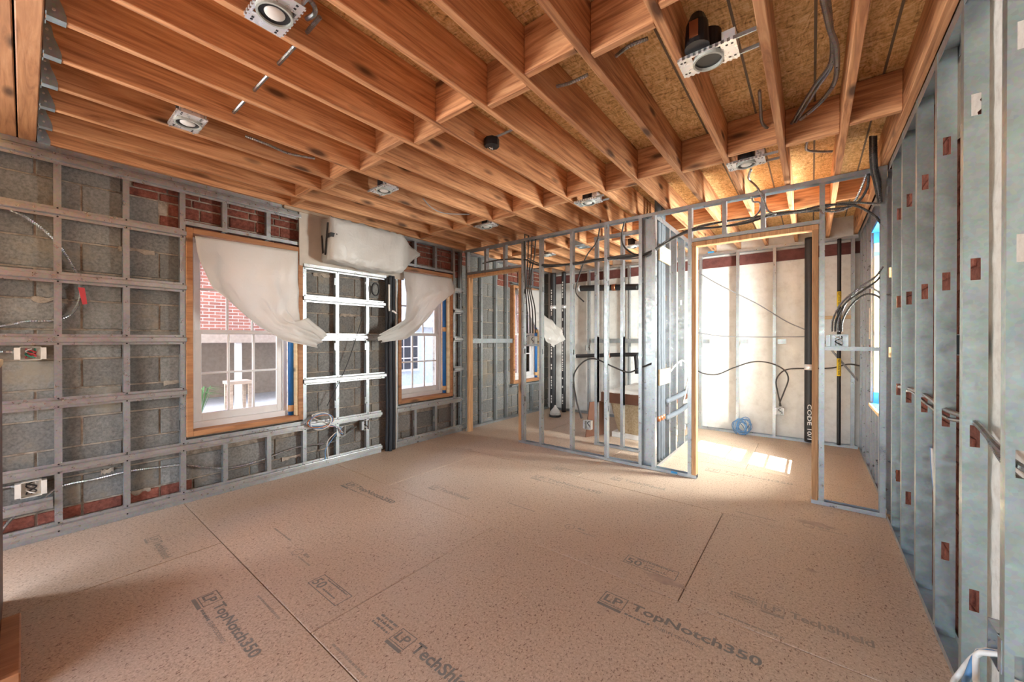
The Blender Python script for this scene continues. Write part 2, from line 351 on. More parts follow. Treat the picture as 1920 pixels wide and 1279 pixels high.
logo(-.19, 2.195, .052, M_INKL, 'TechShield', .29, None, ['', '', 'RADIANT BARRIER'])
logo(-2.07, 2.955, .066, M_INKL, 'TopNotch350', .53, D350)
logo(-1.47, 3.385, .052, M_INKL, 'TechShield', .36)
logo(-.83, 4.19, .07, M_INKL, 'TopNotch350', .55, D350)
logo(-3.29, 1.765, .066, M_INK, 'TopNotch350', .54, D350)
logo(-2.42, .545, .062, M_INK, 'TopNotch350', .50, D350)
logo(-1.44, .985, .058, M_INK, 'TechShield', .36, None, ['', '', ''])
logo(-2.64, 2.2, .05, M_INKL, 'TechShield', .34)
logo(-3.4, .5, .045, M_INKL, 'TechShield', .3)
for x0, y0, mt in ((-2.11, .927, M_INK), (-.865, 2.15, M_INK), (-2.05, 3.26, M_INKL)):
    floor_frame(x0, x0+.29, y0, y0+.092, .004, mt); floor_print('50', x0+.012, y0+.012, .085, .055, mt, .015); floor_dashes(x0+.06, y0+.075, .2, .009, mt)
    floor_print('YEAR', x0+.115, y0+.045, .05, .016, mt); floor_dashes(x0+.115, y0+.022, .12, .01, mt)
for x0, y0 in ((-2.5, 1.0), (-1.35, 2.3), (-.05, 3.34)):
    floor_dashes(x0+.09, y0+.03, .06, .022, M_INKL); floor_dashes(x0+.09, y0, .15, .01, M_INKL)
    MB().ring((x0+.035, y0+.025, .0002), .034, .029, .0006).build('printed_ring', M_INKL, panel_at(x0, y0))
for x0, y0 in ((-1.9, 2.36), (-2.9, 1.05), (-.45, 3.3), (-.35, 2.02), (-1.6, .8), (-2.2, .72)): floor_dashes(x0, y0, .26, .012, M_INKL)
def splat(x, y, rx, ry, name, k=26):
    pts = [(x+rx*math.cos(2*math.pi*i/k)*random.uniform(.6, 1.05), y+ry*math.sin(2*math.pi*i/k)*random.uniform(.55, 1.05)) for i in range(k)]
    MB().prism(pts, .0002, .0006, lambda a, b, z: (a, b, z)).build(name, M_STAIN, panel_at(x, y))
M_STAIN = plain('water_stain', (.45, .34, .265), .6, 0, .2, 20)
splat(-.62, 2.125, .12, .04, 'stain'); splat(.03, 3.42, .15, .045, 'stain'); splat(.0, 2.72, .03, .02, 'stain')
# ================================================================ CEILING
ceil = empty('ceiling', (0, 0, H), 'exposed fir joist ceiling with solid blocking under strand board', 'ceiling', kind='structure')
JT, JD = .038, .235
JX = [-3.865, -3.578, -3.265, -2.968, -2.66, -2.335, -2.02, -1.72, -1.388, -1.083, -.775, -.46, -.14, .17, .43]     # +X edges
for xe in JX: piece('joist', xe-JT, xe, .055, 6.16, H, H+JD, M_JOIST, ceil, .003)
for ys in (1.53, 3.04, 4.62):
    for i in range(len(JX)-1):
        yy = ys + (-.038 if i % 2 else .038) - .019
        piece('blocking', JX[i]+.001, JX[i+1]-JT-.001, yy, yy+.038, H+.002, H+JD-.004, M_BLOCK, ceil, .003)
for iy in range(-3, 6):
    for x0, x1 in ((-4.1, -1.74), (-1.74, .62)):
        piece('strand_board_panel', x0+.002, x1-.002, .2+1.22*iy, .2+1.22*(iy+1)-.003, H+JD, H+JD+.018, M_OSB, ceil, .001)
for k in range(2): piece('beam_ply', -4.05, .5, -.022-.076*k+.002, .052-.076*k-.002, H-.002, H+.28, M_BEAM, ceil, .004)
for xe in JX[:9]:      # joist hangers: seat, side wings, header flange
    m = MB(); t = .0025; z0 = H-.0035
    m.box(xe-JT-t, xe+t, .056, .108, z0, z0+.003)
    for sx in (xe+.0003, xe-JT-t-.0003):
        pts = [(.056, 0), (.108, 0), (.108, .02), (.10, .05), (.085, .09), (.078, .135), (.056, .15)]
        m.prism(pts, sx, sx+t, lambda a, b, z: (z, a, z0+b))
    m.box(xe+t, xe+.03, .0535, .0565, z0, z0+.15); m.box(xe-JT-.03, xe-JT-t, .0535, .0565, z0, z0+.15)
    h = m.build('joist_hanger', M_HANG, ceil)
    n = MB()
    for a, b in ((.075, .03), (.068, .07), (.066, .11)): n.cyl((xe+.002, a, z0+b), (xe+.007, a, z0+b), .005, 8)
    n.build('nail_heads', M_PAN, h)['kind'] = 'stuff'
# ================================================================ LEFT WALL
wl = empty('wall_left', (-3.96, 2, 0), 'grey concrete block wall behind steel furring and hat channels', 'wall', kind='structure')
WINS = [(.79, 1.67, .52, 2.185), (2.76, 3.64, .52, 2.185), (5.0, 5.86, .56, 2.2)]
XB = -3.962
m = MB(); segs = [(-.6, .83), (1.63, 2.8), (3.6, 5.04), (5.82, 6.3)]
for a, b in segs: m.box(XB-.3, XB-.011, a, b, -.05, 2.86)
for a, b, c, d in WINS: m.box(XB-.3, XB-.011, a+.04, b-.04, -.05, c+.04); m.box(XB-.3, XB-.011, a+.04, b-.04, d-.04, 2.86)
m.build('mortar_core', M_MORTAR, wl)
m = MB().box(XB-.3, XB-.011, -3.4, -2.7, -.05, 2.86); m.box(XB-.3, XB-.011, -1.1, -.6, -.05, 2.86); m.box(XB-.3, XB-.011, -2.7, -1.1, -.05, .6); m.box(XB-.3, XB-.011, -2.7, -1.1, 2.1, 2.86); m.build('mortar_core', M_MORTAR, wl)
def isbrick(y, z): return (z > 2.21 and (.62 < y < 1.72 or 2.74 < y < 3.9 or 4.7 < y < 5.95)) or (2.22 < z < 2.42 and (-.2 < y < .02 or .6 < y < .8)) or (z < .16 and y < .75)
rows = [(0, .074), (.084, .158)] + [(.17+.2*i, .17+.2*(i+1)-.012) for i in range(12)]
def cut(y0, y1, z0, z1):       # keep pieces clear of the window openings
    for a, b, c, d in WINS:
        if y1 > a+.03 and y0 < b-.03 and z1 > c+.03 and z0 < d-.03:
            if y0 < a-.03: return (y0, a+.03)
            if y1 > b+.03: return (b-.03, y1)
            return None
    return (y0, y1)
def lay(y0, y1, z0, z1, nm, mat, j):
    c = cut(y0, y1, z0, z1)
    if not c or c[1]-c[0] < .04: return
    dx = random.uniform(-.003, .003)
    piece(nm, XB-.014, XB+dx, round(c[0], 2), round(c[1], 2)-.012, z0, z1, mat, wl, .005)
for ri, (z0, z1) in enumerate(rows):
    y = -.55 - (.2 if ri % 2 else 0)
    while y < 6.1:
        mid = (z0+z1)/2
        if isbrick(y+.2, mid) or isbrick(y+.05, mid) and isbrick(y+.35, mid):
            if z1-z0 < .1:   # low course at the floor
                for k in range(2): lay(y+.2*k, y+.2*(k+1), z0, z1, 'brick', M_BRICK, ri)
            else:
                for kz in range(3 if z0 > 2.2 else 2):
                    hz = (z1-z0+.009)/(3 if z0 > 2.2 else 2)
                    for k in range(2):
                        s = .1 if kz % 2 else 0
                        lay(y+.2*k+s*.5, y+.2*(k+1)+s*.5, z0+hz*kz, z0+hz*(kz+1)-.012, 'brick', M_BRICK, ri)
        else: lay(y, y+.4, z0, z1, 'block', M_CMU, ri)
        y += .4
for i in range(26):    # mortar that squeezed out of the joints
    r_ = random.randrange(1, 12); y = random.uniform(-.3, 4.6); z = rows[r_][1]+.004
    if cut(y, y+.15, z-.1, z+.1) != (y, y+.15): continue
    k = 7; L = random.uniform(.06, .2)
    top = [(y+L*j/k, z+random.uniform(.004, .016)) for j in range(k+1)]; bot = [(y+L*j/k, z-random.uniform(.006, .03)) for j in range(k, -1, -1)]
    MB().prism(top+bot, XB-.012, XB+.007, lambda a, b, x: (x, a, b)).build('mortar_smear', M_MORTAR, wl)
# steel furring: tracks, studs, hat channels
AY, BX = (0, 1), (-1, 0)
utrack(wl, (XL, -.5, .001), (XL, 2.53, .001), (-1, 0, 0), .052, .032); utrack(wl, (XL, 2.72, .001), (XL, 3.84, .001), (-1, 0, 0), .052, .032)
utrack(wl, (XL, -.5, H-.002), (XL, 3.84, H-.002), (-1, 0, 0), .052, .034, -1)
utrack(wl, (XL, 3.95, H-.002), (XL, 6.08, H-.002), (-1, 0, 0), .052, .034, -1); utrack(wl, (XL, 3.95, .001), (XL, 6.08, .001), (-1, 0, 0), .052, .032)
for y in (-.2, .12, .44, .755, 1.672, 2.0, 2.345, 2.725, 3.655, 3.79, 4.22, 4.56, 4.83, 5.9): cstud(wl, XL-.001, y, .003, H-.004, AY, BX, holes=(.62, 1.22, 1.9))
for y in (1.03, 1.36, 3.0, 3.33, 5.2, 5.55):
    lo, hi = (.50, 2.20)
    cstud(wl, XL-.001, y, .003, lo, AY, BX, holes=(.25,)); cstud(wl, XL-.001, y, hi, H-.004, AY, BX)
for a, b, c, d in WINS:
    for z, up in ((c-.02, -1), (d+.02, 1)): utrack(wl, (XL-.002, a-.02, z), (XL-.002, b+.02, z), (-1, 0, 0), .05, .03, up)
for z in (2.13, 1.705, 1.295, .88): hat(wl, -.5, .79, z)
for z in (.063,): hat(wl, -.5, 2.53, z); hat(wl, 2.73, 3.82, z)
hat(wl, -.5, 2.53, .447); hat(wl, -.5, .112, .235); hat(wl, 2.73, 3.82, .455)
hat(wl, -.5, .79, H-.075); hat(wl, .79, 1.65, H-.075)
for z in (2.02, 1.70, 1.322, .885): hat(wl, 1.672, 2.585, z)
for z in (1.98, 1.69, 1.3, .885): hat(wl, 3.655, 3.83, z)
piece('backing_strap', XL, XL+.0025, 4.0, 4.98, 1.24, 1.31, M_TRACK, wl, .0005)
# screws in the channels
m = MB()
for z in (2.13, 1.705, 1.295, .88, .447, .063):
    for y in (.137, .457, .772):
        for dz in (-.028, .028): m.cyl((XL+.0015, y, z+dz), (XL+.0055, y, z+dz), .005, 8)
for z in (2.02, 1.70, 1.322, .885, .447):
    for y in (1.69, 2.017, 2.362):
        for dz in (-.028, .028): m.cyl((XL+.0015, y, z+dz), (XL+.0055, y, z+dz), .005, 8)
s = m.build('screws', M_BLACK, wl); s['kind'] = 'stuff'
# ---------------------------------------------------------------- windows
def window(n, y0, y1, z0, z1, sgn, xf, label, cols=3, rws=2, buck=M_FRAMEH, blue=True):
    # sgn -1: outside lies towards -X; xf: face of the wooden buck
    w = empty('window_%d' % n, (xf, (y0+y1)/2, z0), label, 'window', kind='structure'); X = lambda d: xf + sgn*d
    def bb(nm, mat, d0, d1, a, b, c, d, par=w):
        xa, xb = sorted((X(d0), X(d1))); return piece(nm, xa, xb, a, b, c, d, mat, par, .003)
    T = .042
    bb('buck_jamb', buck, 0, .14, y0, y0+T, z0, z1); bb('buck_jamb', buck, 0, .14, y1-T, y1, z0, z1)
    bb('buck_head', buck, 0, .14, y0+T, y1-T, z1-T, z1); bb('buck_sill', buck, 0, .14, y0+T, y1-T, z0, z0+T)
    a, b, c, d = y0+T+.003, y1-T-(.055 if blue else .003), z0+T+.02, z1-T-.003
    bb('inner_jamb', M_PALE, .012, .2, y1-T-.014, y1-T-.001, z0+T+.001, z1-T-.001)
    F = .035
    for q in ((a, a+F, c, d), (b-F, b, c, d)): bb('window_frame', M_WHITE, .13, .22, *q)
    bb('window_frame', M_WHITE, .13, .22, a+F, b-F, d-F, d); bb('window_sill', M_WHITE, .115, .22, a, b, c-.022, c+.03)
    zm = (c+d)/2
    for nm, s0, s1, dd in (('lower_sash', c+.03, zm+.018, .145), ('upper_sash', zm-.018, d-F, .175)):
        R = .045; ya, yb = a+F+.002, b-F-.002
        sash = bb(nm, M_WHITE, dd, dd+.028, ya, ya+R, s0, s1)
        bb('sash_stile', M_WHITE, dd, dd+.028, yb-R, yb, s0, s1, sash); bb('sash_rail', M_WHITE, dd, dd+.028, ya+R, yb-R, s0, s0+(.065 if nm[0] == 'l' else .036), sash); bb('sash_rail', M_WHITE, dd, dd+.028, ya+R, yb-R, s1-.036, s1, sash)
        p0, p1, q0, q1 = ya+R, yb-R, s0+(.065 if nm[0] == 'l' else .036), s1-.036
        for i in range(1, cols): yy = p0+(p1-p0)*i/cols; bb('muntin', M_WHITE, dd+.004, dd+.024, yy-.009, yy+.009, q0, q1, sash)
        for i in range(1, rws): zz = q0+(q1-q0)*i/rws; bb('muntin', M_WHITE, dd+.003, dd+.025, p0, p1, zz-.009, zz+.009, sash)
        for i in range(cols):
            for j in range(rws): bb('pane', M_GLASS, dd+.012, dd+.016, p0+(p1-p0)*i/cols, p0+(p1-p0)*(i+1)/cols, q0+(q1-q0)*j/rws, q0+(q1-q0)*(j+1)/rws, sash)
    if blue:
        yc = b+.026; xx = X(.10)
        m = MB().tube([(xx, yc, z0+T+.002), (xx, yc, z0+.6), (xx, yc, z1-T-.004)], .026, 12); fl = m.build('flashing_membrane', M_BLUE, w, True)
        for zc in (z0+.11, z1-.75): MB().tube([(xx, yc, zc-.03), (xx, yc, zc+.03)], .028, 12).build('tape_band', M_ORANGE, fl, True)
    return w
XW = XL+.012
window(1, *WINS[0], -1, XW, 'white sash window in orange wood frame below red brick, under a swept plastic sheet')
window(2, *WINS[1], -1, XW, 'white sash window beside the black refrigerant pipes, half covered by plastic')
window(3, *WINS[2], -1, XW, 'white sash window in the bathroom corner behind the steel partition')
window(4, 4.16, 4.94, .70, 2.3, 1, .56, 'sunlit window set in a deep pale wood recess in the far side room', 2, 3, M_PALE, False)
# ================================================================ RIGHT WALL
wr = empty('wall_right', (.5, 2.5, 0), 'tall galvanized steel studs in front of dark brick and pale foam', 'wall', kind='structure')
m = MB()
for a, b in ((-3.4, 4.14), (4.96, 6.3)): m.box(.512, .80, a, b, -.05, 2.86)
m.box(.512, .80, 4.14, 4.96, -.05, .69); m.box(.512, .80, 4.14, 4.96, 2.31, 2.86); m.build('masonry_core', M_BRICK, wr)
for j in range(33):
    y = 2.22+(.1 if j % 2 else 0)
    while y < 3.8:
        if not (j > 27 and y < 2.6): piece('brick', .503, .513, y, y+.19, .075*j+.01, .075*j+.075, M_BRICK, wr, .003)
        y += .2
for a, b, z0, z1 in ((1.3, 2.21, .0, H), (2.24, 2.6, 2.17, H)): 
    m = MB(); ny, nz = 14, 34
    vs = []; fs = []
    for i in range(ny+1):
        for k in range(nz+1): vs.append((.507-random.uniform(0, .009), a+(b-a)*i/ny, z0+(z1-z0)*k/nz))
    for i in range(ny):
        for k in range(nz): fs.append((i*(nz+1)+k, (i+1)*(nz+1)+k, (i+1)*(nz+1)+k+1, i*(nz+1)+k+1))
    n0 = len(vs); vs += [(.513, a, z0), (.513, b, z0), (.513, b, z1), (.513, a, z1)]; fs.append((n0, n0+1, n0+2, n0+3))
    m.add(vs, fs).build('foam_patch', M_FOAM, wr, True)
for y, u, vs_ in ((3.639, 1682, (402, 566, 730, 892)), (3.287, 1702, (376, 559, 743, 934)), (2.88, 1731, (342, 547, 759)), (2.476, 1769, (275, 528, 783, 1033)), (2.098, 1824, (197, 505, 818, 1126)), (1.706, 1911, (66, 465, 871, 1258)), (1.31, 2000, ())):
    cstud(wr, XR, y, .004, H-.004, (0, 1), (1, 0), .036, .06, M_STUDR, sorted(U(u, v, 1, y).z for v in vs_), .024, .078)
utrack(wr, (XR-.002, 1.0, .001), (XR-.002, 3.84, .001), (1, 0, 0), .064, .03); utrack(wr, (XR+.002, 1.0, H-.002), (XR+.002, 3.84, H-.002), (1, 0, 0), .062, .05, -1)
utrack(wr, (XR+.01, 3.95, .001), (XR+.01, 6.08, .001), (1, 0, 0), .06, .03); utrack(wr, (XR+.01, 3.95, H-.002), (XR+.01, 6.08, H-.002), (1, 0, 0), .06, .05, -1)
for y in (4.02, 4.98, 5.35, 5.72, 6.0): cstud(wr, XR+.012, y, .004, H-.004, (0, 1), (1, 0), .036, .055, M_GALV, (1.2, 1.8))
for y in (4.22, 4.42, 4.62, 4.82): cstud(wr, XR+.012, y, .004, .66, (0, 1), (1, 0), .036, .055, M_GALV)
piece('sill_board', .425, .56, 4.1, 4.96, .665, .695, M_PALE, wr); piece('sill_membrane', .44, .56, 4.13, 4.94, .695, .70, M_BLUE, wr, .001)
piece('recess_board', .46, .56, 4.945, 4.97, .70, 2.32, M_PALE, wr); piece('head_membrane', .455, .56, 4.93, 4.945, 2.2, 2.34, M_BLUE, wr, .002); piece('head_membrane', .44, .56, 4.13, 4.93, 2.3, 2.33, M_BLUE, wr, .002)
piece('sill_flashing', .455, .56, 4.925, 4.944, .70, .80, M_BLUE, wr, .002)
# ================================================================ FAR WALL
wf = empty('wall_far', (-1.5, 6.16, 0), 'white parged far wall with thin steel studs and a dark red ledger', 'wall', kind='structure')
MB().box(-4.0, .8, 6.165, 6.4, -.05, 2.86).build('parging', M_PARGE, wf)
piece('ledger', -3.9, .5, 6.135, 6.165, 2.33, 2.47, M_REDLEDGE, wf)
utrack(wf, (-3.8, 6.06, .001), (.43, 6.06, .001), (0, 1, 0), .064, .032); utrack(wf, (-3.8, 6.06, 2.53), (.43, 6.06, 2.53), (0, 1, 0), .064, .034, -1)
for x in (-3.78, -3.05, -2.75, -2.33, -1.98, -1.62, -1.26, -.79, -.37, .40): cstud(wf, x, 6.062, .004, 2.526, (-1, 0), (0, 1), .034, .06, M_GALV, (1.22,))
m = MB()
for x in (-1.24, -.77, -.35): piece('backing_clip', x, x+.09, 6.05, 6.06, 1.24, 1.30, M_TRACK, wf, .001)
piece('backing_strap', -3.0, -1.65, 6.055, 6.06, 1.24, 1.31, M_TRACK, wf, .0005); piece('backing_block', .09, .38, 6.08, 6.13, 1.545, 1.585, M_PALE, wf)
# ================================================================ STEEL PARTITION
wp = empty('wall_partition', (-1.7, YP, 0), 'open galvanized steel stud partition with two doorways across the room', 'wall', kind='structure')
PD = .064; AX, BY = (-1, 0), (0, 1)
utrack(wp, (-2.905, YP, .001), (-.84, YP, .001), (0, 1, 0), PD, .03); utrack(wp, (-.002, YP, .001), (.425, YP, .001), (0, 1, 0), PD, .03)
utrack(wp, (-3.85, YP, H-.003), (.427, YP, H-.003), (0, 1, 0), PD, .034, -1)
for x in (-3.815, -2.832, -2.564, -2.142, -1.723, -1.35, -1.219, -.884, .078, .424):
    cstud(wp, x, YP+.0015, .004, H-.006, AX, BY, .033, PD-.003, M_GALV, (.55, 1.15, 1.9), .022, .06)
piece('corner_web', -1.349, -1.255, YP+.052, YP+.055, .034, H-.04, M_TRACK, wp, .0005)
for x in (-3.46, -3.13, -.60, -.31): cstud(wp, x, YP+.0015, 2.235, H-.006, AX, BY, .033, PD-.003, M_GALV)
utrack(wp, (-3.81, YP, 2.205), (-2.86, YP, 2.205), (0, 1, 0), PD, .03); utrack(wp, (-.88, YP, 2.205), (.045, YP, 2.205), (0, 1, 0), PD, .03)
utrack(wp, (.08, YP+.004, 1.21), (.39, YP+.004, 1.21), (0, 1, 0), .05, .03); utrack(wp, (-2.83, YP+.004, 1.215), (-2.6, YP+.004, 1.215), (0, 1, 0), .05, .02)
def doorway(n, xa, xb, label):
    d = empty('door_%d' % n, ((xa+xb)/2, YP, 0), label, 'doorway', kind='structure'); T = .04
    piece('jamb', xa-T, xa, YP-.008, YP+.074, .001 if n == 1 else .032, 2.16, M_POST, d); piece('jamb', xb, xb+T, YP-.008, YP+.074, .032, 2.16, M_POST, d); piece('head', xa-T, xb+T, YP-.008, YP+.074, 2.16, 2.2, M_PALE if n == 3 else M_POST, d)
doorway(1, -3.77, -2.905, 'narrow wood lined doorway beside the block wall leading to the bathroom')
doorway(2, -.842, .0, 'wide wood lined doorway with sunlit floor and white wall beyond')
# chase wall running back from the partition, and the short wall before the tub
wc = empty('wall_chase', (-1.27, 4.6, 0), 'steel stud pipe wall running back from the partition beside the tub', 'wall', kind='structure')
utrack(wc, (-1.305, 3.92, .001), (-1.305, 5.5, .001), (1, 0, 0), .08, .03); utrack(wc, (-1.305, 3.92, H-.003), (-1.305, 5.5, H-.003), (1, 0, 0), .08, .05, -1, M_GALV)
for y in (4.36, 4.62, 4.98, 5.45): cstud(wc, -1.227, y, .004, H-.006, (0, 1), (-1, 0), .034, .076, M_GALV, (1.0, 1.75), .022, .06)
piece('wood_plate', -1.222, -1.205, 3.95, 4.33, .83, .99, M_PALE, wc, .002); piece('wood_plate', -1.222, -1.205, 3.95, 4.33, 2.1, 2.26, M_PALE, wc, .002)
wb = empty('wall_bath', (-1.7, 4.35, 0), 'short steel stud end wall standing in front of the wrapped bathtub', 'wall', kind='structure')
utrack(wb, (-2.11, 4.33, .001), (-1.31, 4.33, .001), (0, 1, 0), .064, .03); utrack(wb, (-2.11, 4.33, H-.003), (-1.31, 4.33, H-.003), (0, 1, 0), .064, .034, -1)
for x in (-2.072, -1.742): cstud(wb, x, 4.3315, .004, H-.006, AX, BY, .034, .061, M_GALV, (1.3, .55, 2.0), .022, .06)
up_ = empty('wall_upper', (-1.75, 1.4, 2.87), 'unseen brick storeys above the exposed joists and an added block shading the yard', 'wall', kind='structure')
MB().box(-4.27, .8, -3.6, 6.4, 2.875, 12.5).build('shading_upper_storeys', M_NBRICK, up_)  # unseen upper floors, made this tall to shade the yard and facade
MB().box(-4.27, .8, 6.42, 17, -.5, 12.5).build('added_shade_block', M_NBRICK, up_)  # unseen block, added only to keep sun off the house opposite
# front of the room (behind the camera), its opening added for daylight
wk = empty('wall_back', (-1.75, -3.35, 0), 'unseen front wall with a wide open gap added to let in daylight', 'wall', kind='structure')
MB().box(-4.3, -3.75, -3.6, -3.4, -.05, 2.86).build('pier', M_MORTAR, wk); MB().box(.25, .8, -3.6, -3.4, -.05, 2.86).build('pier', M_MORTAR, wk); MB().box(-3.75, .25, -3.6, -3.4, 2.4, 2.86).build('lintel', M_MORTAR, wk)
# ================================================================ RECESSED LAMPS
def can_light(u, v, label, lens=True):
    c = U(u, v, 2, H-.016); x, y = c.x, c.y
    i = min(range(len(JX)-1), key=lambda k: abs((JX[k]+JX[k+1]-JT)/2 - x)); xa, xb = JX[i]+.001, JX[i+1]-JT-.001
    z = H-.016
    e = empty('recessed_lamp', (x, y, z), label, 'light fixture', 'recessed lamp housings in the ceiling'); R = .056; px0, px1, py0, py1 = x-.115, x+.115, y-.064, y+.064
    m = MB().box(px0, x-R, py0, py1, z, z+.002).box(x+R, px1, py0, py1, z, z+.002).box(x-R, x+R, py0, y-R, z, z+.002).box(x-R, x+R, y+R, py1, z, z+.002)
    for k in range(10): a = px0+.012+k*.022; m.box(a, a+.010, py0-.006, py0, z, z+.012); m.box(a, a+.010, py1, py1+.006, z, z+.012)
    pan = m.build('mounting_pan', M_PAN, e)
    n = MB()
    for dx in (-.1, -.085, .08, .1):
        for dy in (-.045, .04): n.box(x+dx-.005, x+dx+.004, y+dy-.004, y+dy+.004, z-.0012, z+.0002)
    n.build('slots', M_BLACK, pan)['kind'] = 'stuff'
    MB().ring((x, y, z-.012), R+.006, R-.002, .02).build('collar', M_COLLAR, e, False)
    MB().tube([(x, y, z+.0), (x, y, z+.11), (x, y, z+.125)], [R-.003, R-.003, .03], 22).build('housing', M_BLACK, e)
    MB().box(x+R+.004, px1-.004, y-.05, y+.05, z+.003, z+.06).build('junction_box', M_PAN, e)
    if lens:
        MB().ring((x, y, z-.004), R-.003, .036, .003).build('baffle', M_BLACK, e)
        MB().dome((x, y, z-.002), .036, .012).build('lens', M_BULB, e, True)
    for yy in (y-.058, y+.052):
        b = MB().box(min(xa, px0), max(xb, px1), yy, yy+.006, z+.004, z+.02)
        b.build('hanger_bar', M_GALV, e)
    return e
can_light(515, 24, 'square-pan recessed lamp with round white lens nearest the doubled beam and pipe stubs')
can_light(352, 230, 'recessed lamp with white lens beside the joist hangers above the block wall')
can_light(720, 357, 'recessed lamp above the wrapped air conditioner, next to first blocking row')
l4 = can_light(1328, 112, 'recessed lamp with dark empty can and black domed housing under strand board', lens=False)
can_light(1399, 308, 'recessed lamp with a looping grey cable in front of the wide doorway')
can_light(1103, 380, 'recessed lamp at the second blocking row in front of the partition corner post')
can_light(912, 425, 'recessed lamp above the narrow bathroom doorway, outside the partition')
can_light(1026, 479, 'recessed lamp inside the bathroom near its window')
can_light(1185, 463, 'recessed lamp inside the bathroom above the wrapped tub')
c = l4.location; MB().tube([c+Vector((-.03, -.075, .02)), c+Vector((-.03, -.075, .12)), c+Vector((-.03, -.07, .155)), c+Vector((-.03, -.06, .17))], [.05, .044, .03, .012], 16).build('domed_housing', M_BLACK, None).parent = l4
o = [k for k in bpy.data.objects if k.name == 'domed_housing'][0]; o.location = -l4.location
ORG[o.name] = Vector()
MB().box(c.x-.05, c.x-.015, c.y-.127, c.y-.122, c.z+.04, c.z+.11).build('rating_label', M_BRONZE, o)
# octagonal ceiling box
p = U(922, 275, 2, H+.02)
jb = empty('ceiling_junction_box', p, 'black octagonal junction box hanging between joists on a short bar', 'junction box')
n8 = 8; m = MB().tube([p, p+Vector((0, 0, .05))], .05, 8); m.build('box', M_BLACK, jb)
MB().box(-1.719, -1.427, p.y-.008, p.y+.008, H+.07, H+.076).build('bar', M_GALV, jb)
for k in range(3): MB().tube([p+Vector((.01*k-.01, .005, 0)), p+Vector((.02*k-.02, .01, -.015)), p+Vector((.015*k-.02, -.02, -.012))], .0025, 6).build('wire', (M_ORANGE, M_WWIRE, M_BLACK)[k], jb)
MB().tube([p+Vector((-.05, 0, .03)), p+Vector((-.09, -.06, .03)), p+Vector((-.1, -.16, .06)), p+Vector((-.1, -.22, .1))], .008, 7, .13, .0055).build('cable_tail', M_MC, jb)
# conduit through the left joists
cable('joist_conduit', [(-2.72, .757, H+.062), (-2.3, .757, H+.062), (-1.85, .757, H+.062), (-1.6, .757, H+.07)], .0085, M_MC, 'steel armoured cable running through holes in three joists near the beam')
# ================================================================ AIR CONDITIONER
bd = tag(MB().box(XL+.002, XL+.017, 1.635, 2.83, 2.012, H-.004).build('backer_board', M_BOARD), 'flat beige backer board behind the plastic wrapped air conditioner', 'board')
gb = tag(piece('nailer_strip', XL+.004, XL+.024, 1.5, 2.5, H-.035, H-.001, M_GREYW, None), 'grey weathered wood strip above the beige backer board', 'wood strip')
ac = empty('air_conditioner', (XL+.017, 2.3, 2.08), 'wall mounted air conditioner wrapped in white plastic with black tape', 'air conditioner')
MB().box(XL+.018, XL+.19, 1.87, 2.66, 2.10, 2.46).build('body', M_WHITE, ac)
vs = []; fs = []; NR, NS = 26, 30
for i in range(NS+1):
    t = i/NS; y = 1.84 + 1.16*t; w = 1 if t < .72 else max(0.03, 1-((t-.72)/.28))
    zc = 2.285 + (0 if t < .72 else .055*((t-.72)/.28)); hz = .21*w; dx = .205*max(w, .45)
    for k in range(NR):
        a = 2*math.pi*k/NR; ca, sa = math.cos(a), math.sin(a); sq = lambda q: math.copysign(abs(q)**.22, q)
        wr_ = .007*math.sin(17*t+3*k)+.006*math.sin(41*t+k*1.7)+random.uniform(-.003, .003)
        sag = -.03*math.sin(math.pi*min(1, t/.9)) if sa < -.3 and ca > -.2 else 0
        vs.append((max(XL+.019, XL+.018+dx/2+(dx/2+wr_)*sq(ca)), y, zc+(hz+wr_)*sq(sa)+sag*w))
for i in range(NS):
    for k in range(NR): fs.append((i*NR+k, i*NR+(k+1) % NR, (i+1)*NR+(k+1) % NR, (i+1)*NR+k))
fs += [tuple(range(NR)), tuple(NS*NR+k for k in range(NR))]
MB().add(vs, fs).build('plastic_wrap', M_FILM, ac, True)
for p0, p1, w in (((.155, 1.828, 2.44), (.1, 1.828, 2.13), .012), ((.03, 1.828, 2.33), (.06, 1.826, 2.15), .01), ((.12, 1.828, 2.31), (.205, 1.826, 2.31), .02)):
    m = MB(); a, b = Vector(p0)+Vector((XL+.02, 0, 0)), Vector(p1)+Vector((XL+.02, 0, 0)); d = (b-a).normalized(); q = Vector((-d.z, 0, d.x))*w
    m.add([a+q, b+q, b-q, a-q]+[v+Vector((0, .006, 0)) for v in (a+q, b+q, b-q, a-q)], [(0, 1, 2, 3), (7, 6, 5, 4), (0, 4, 5, 1), (1, 5, 6, 2), (2, 6, 7, 3), (3, 7, 4, 0)]).build('black_tape', M_BLACK, ac)
MB().box(XL+.2, XL+.228, 1.835, 1.9, 2.295, 2.335).build('black_tape', M_BLACK, ac)
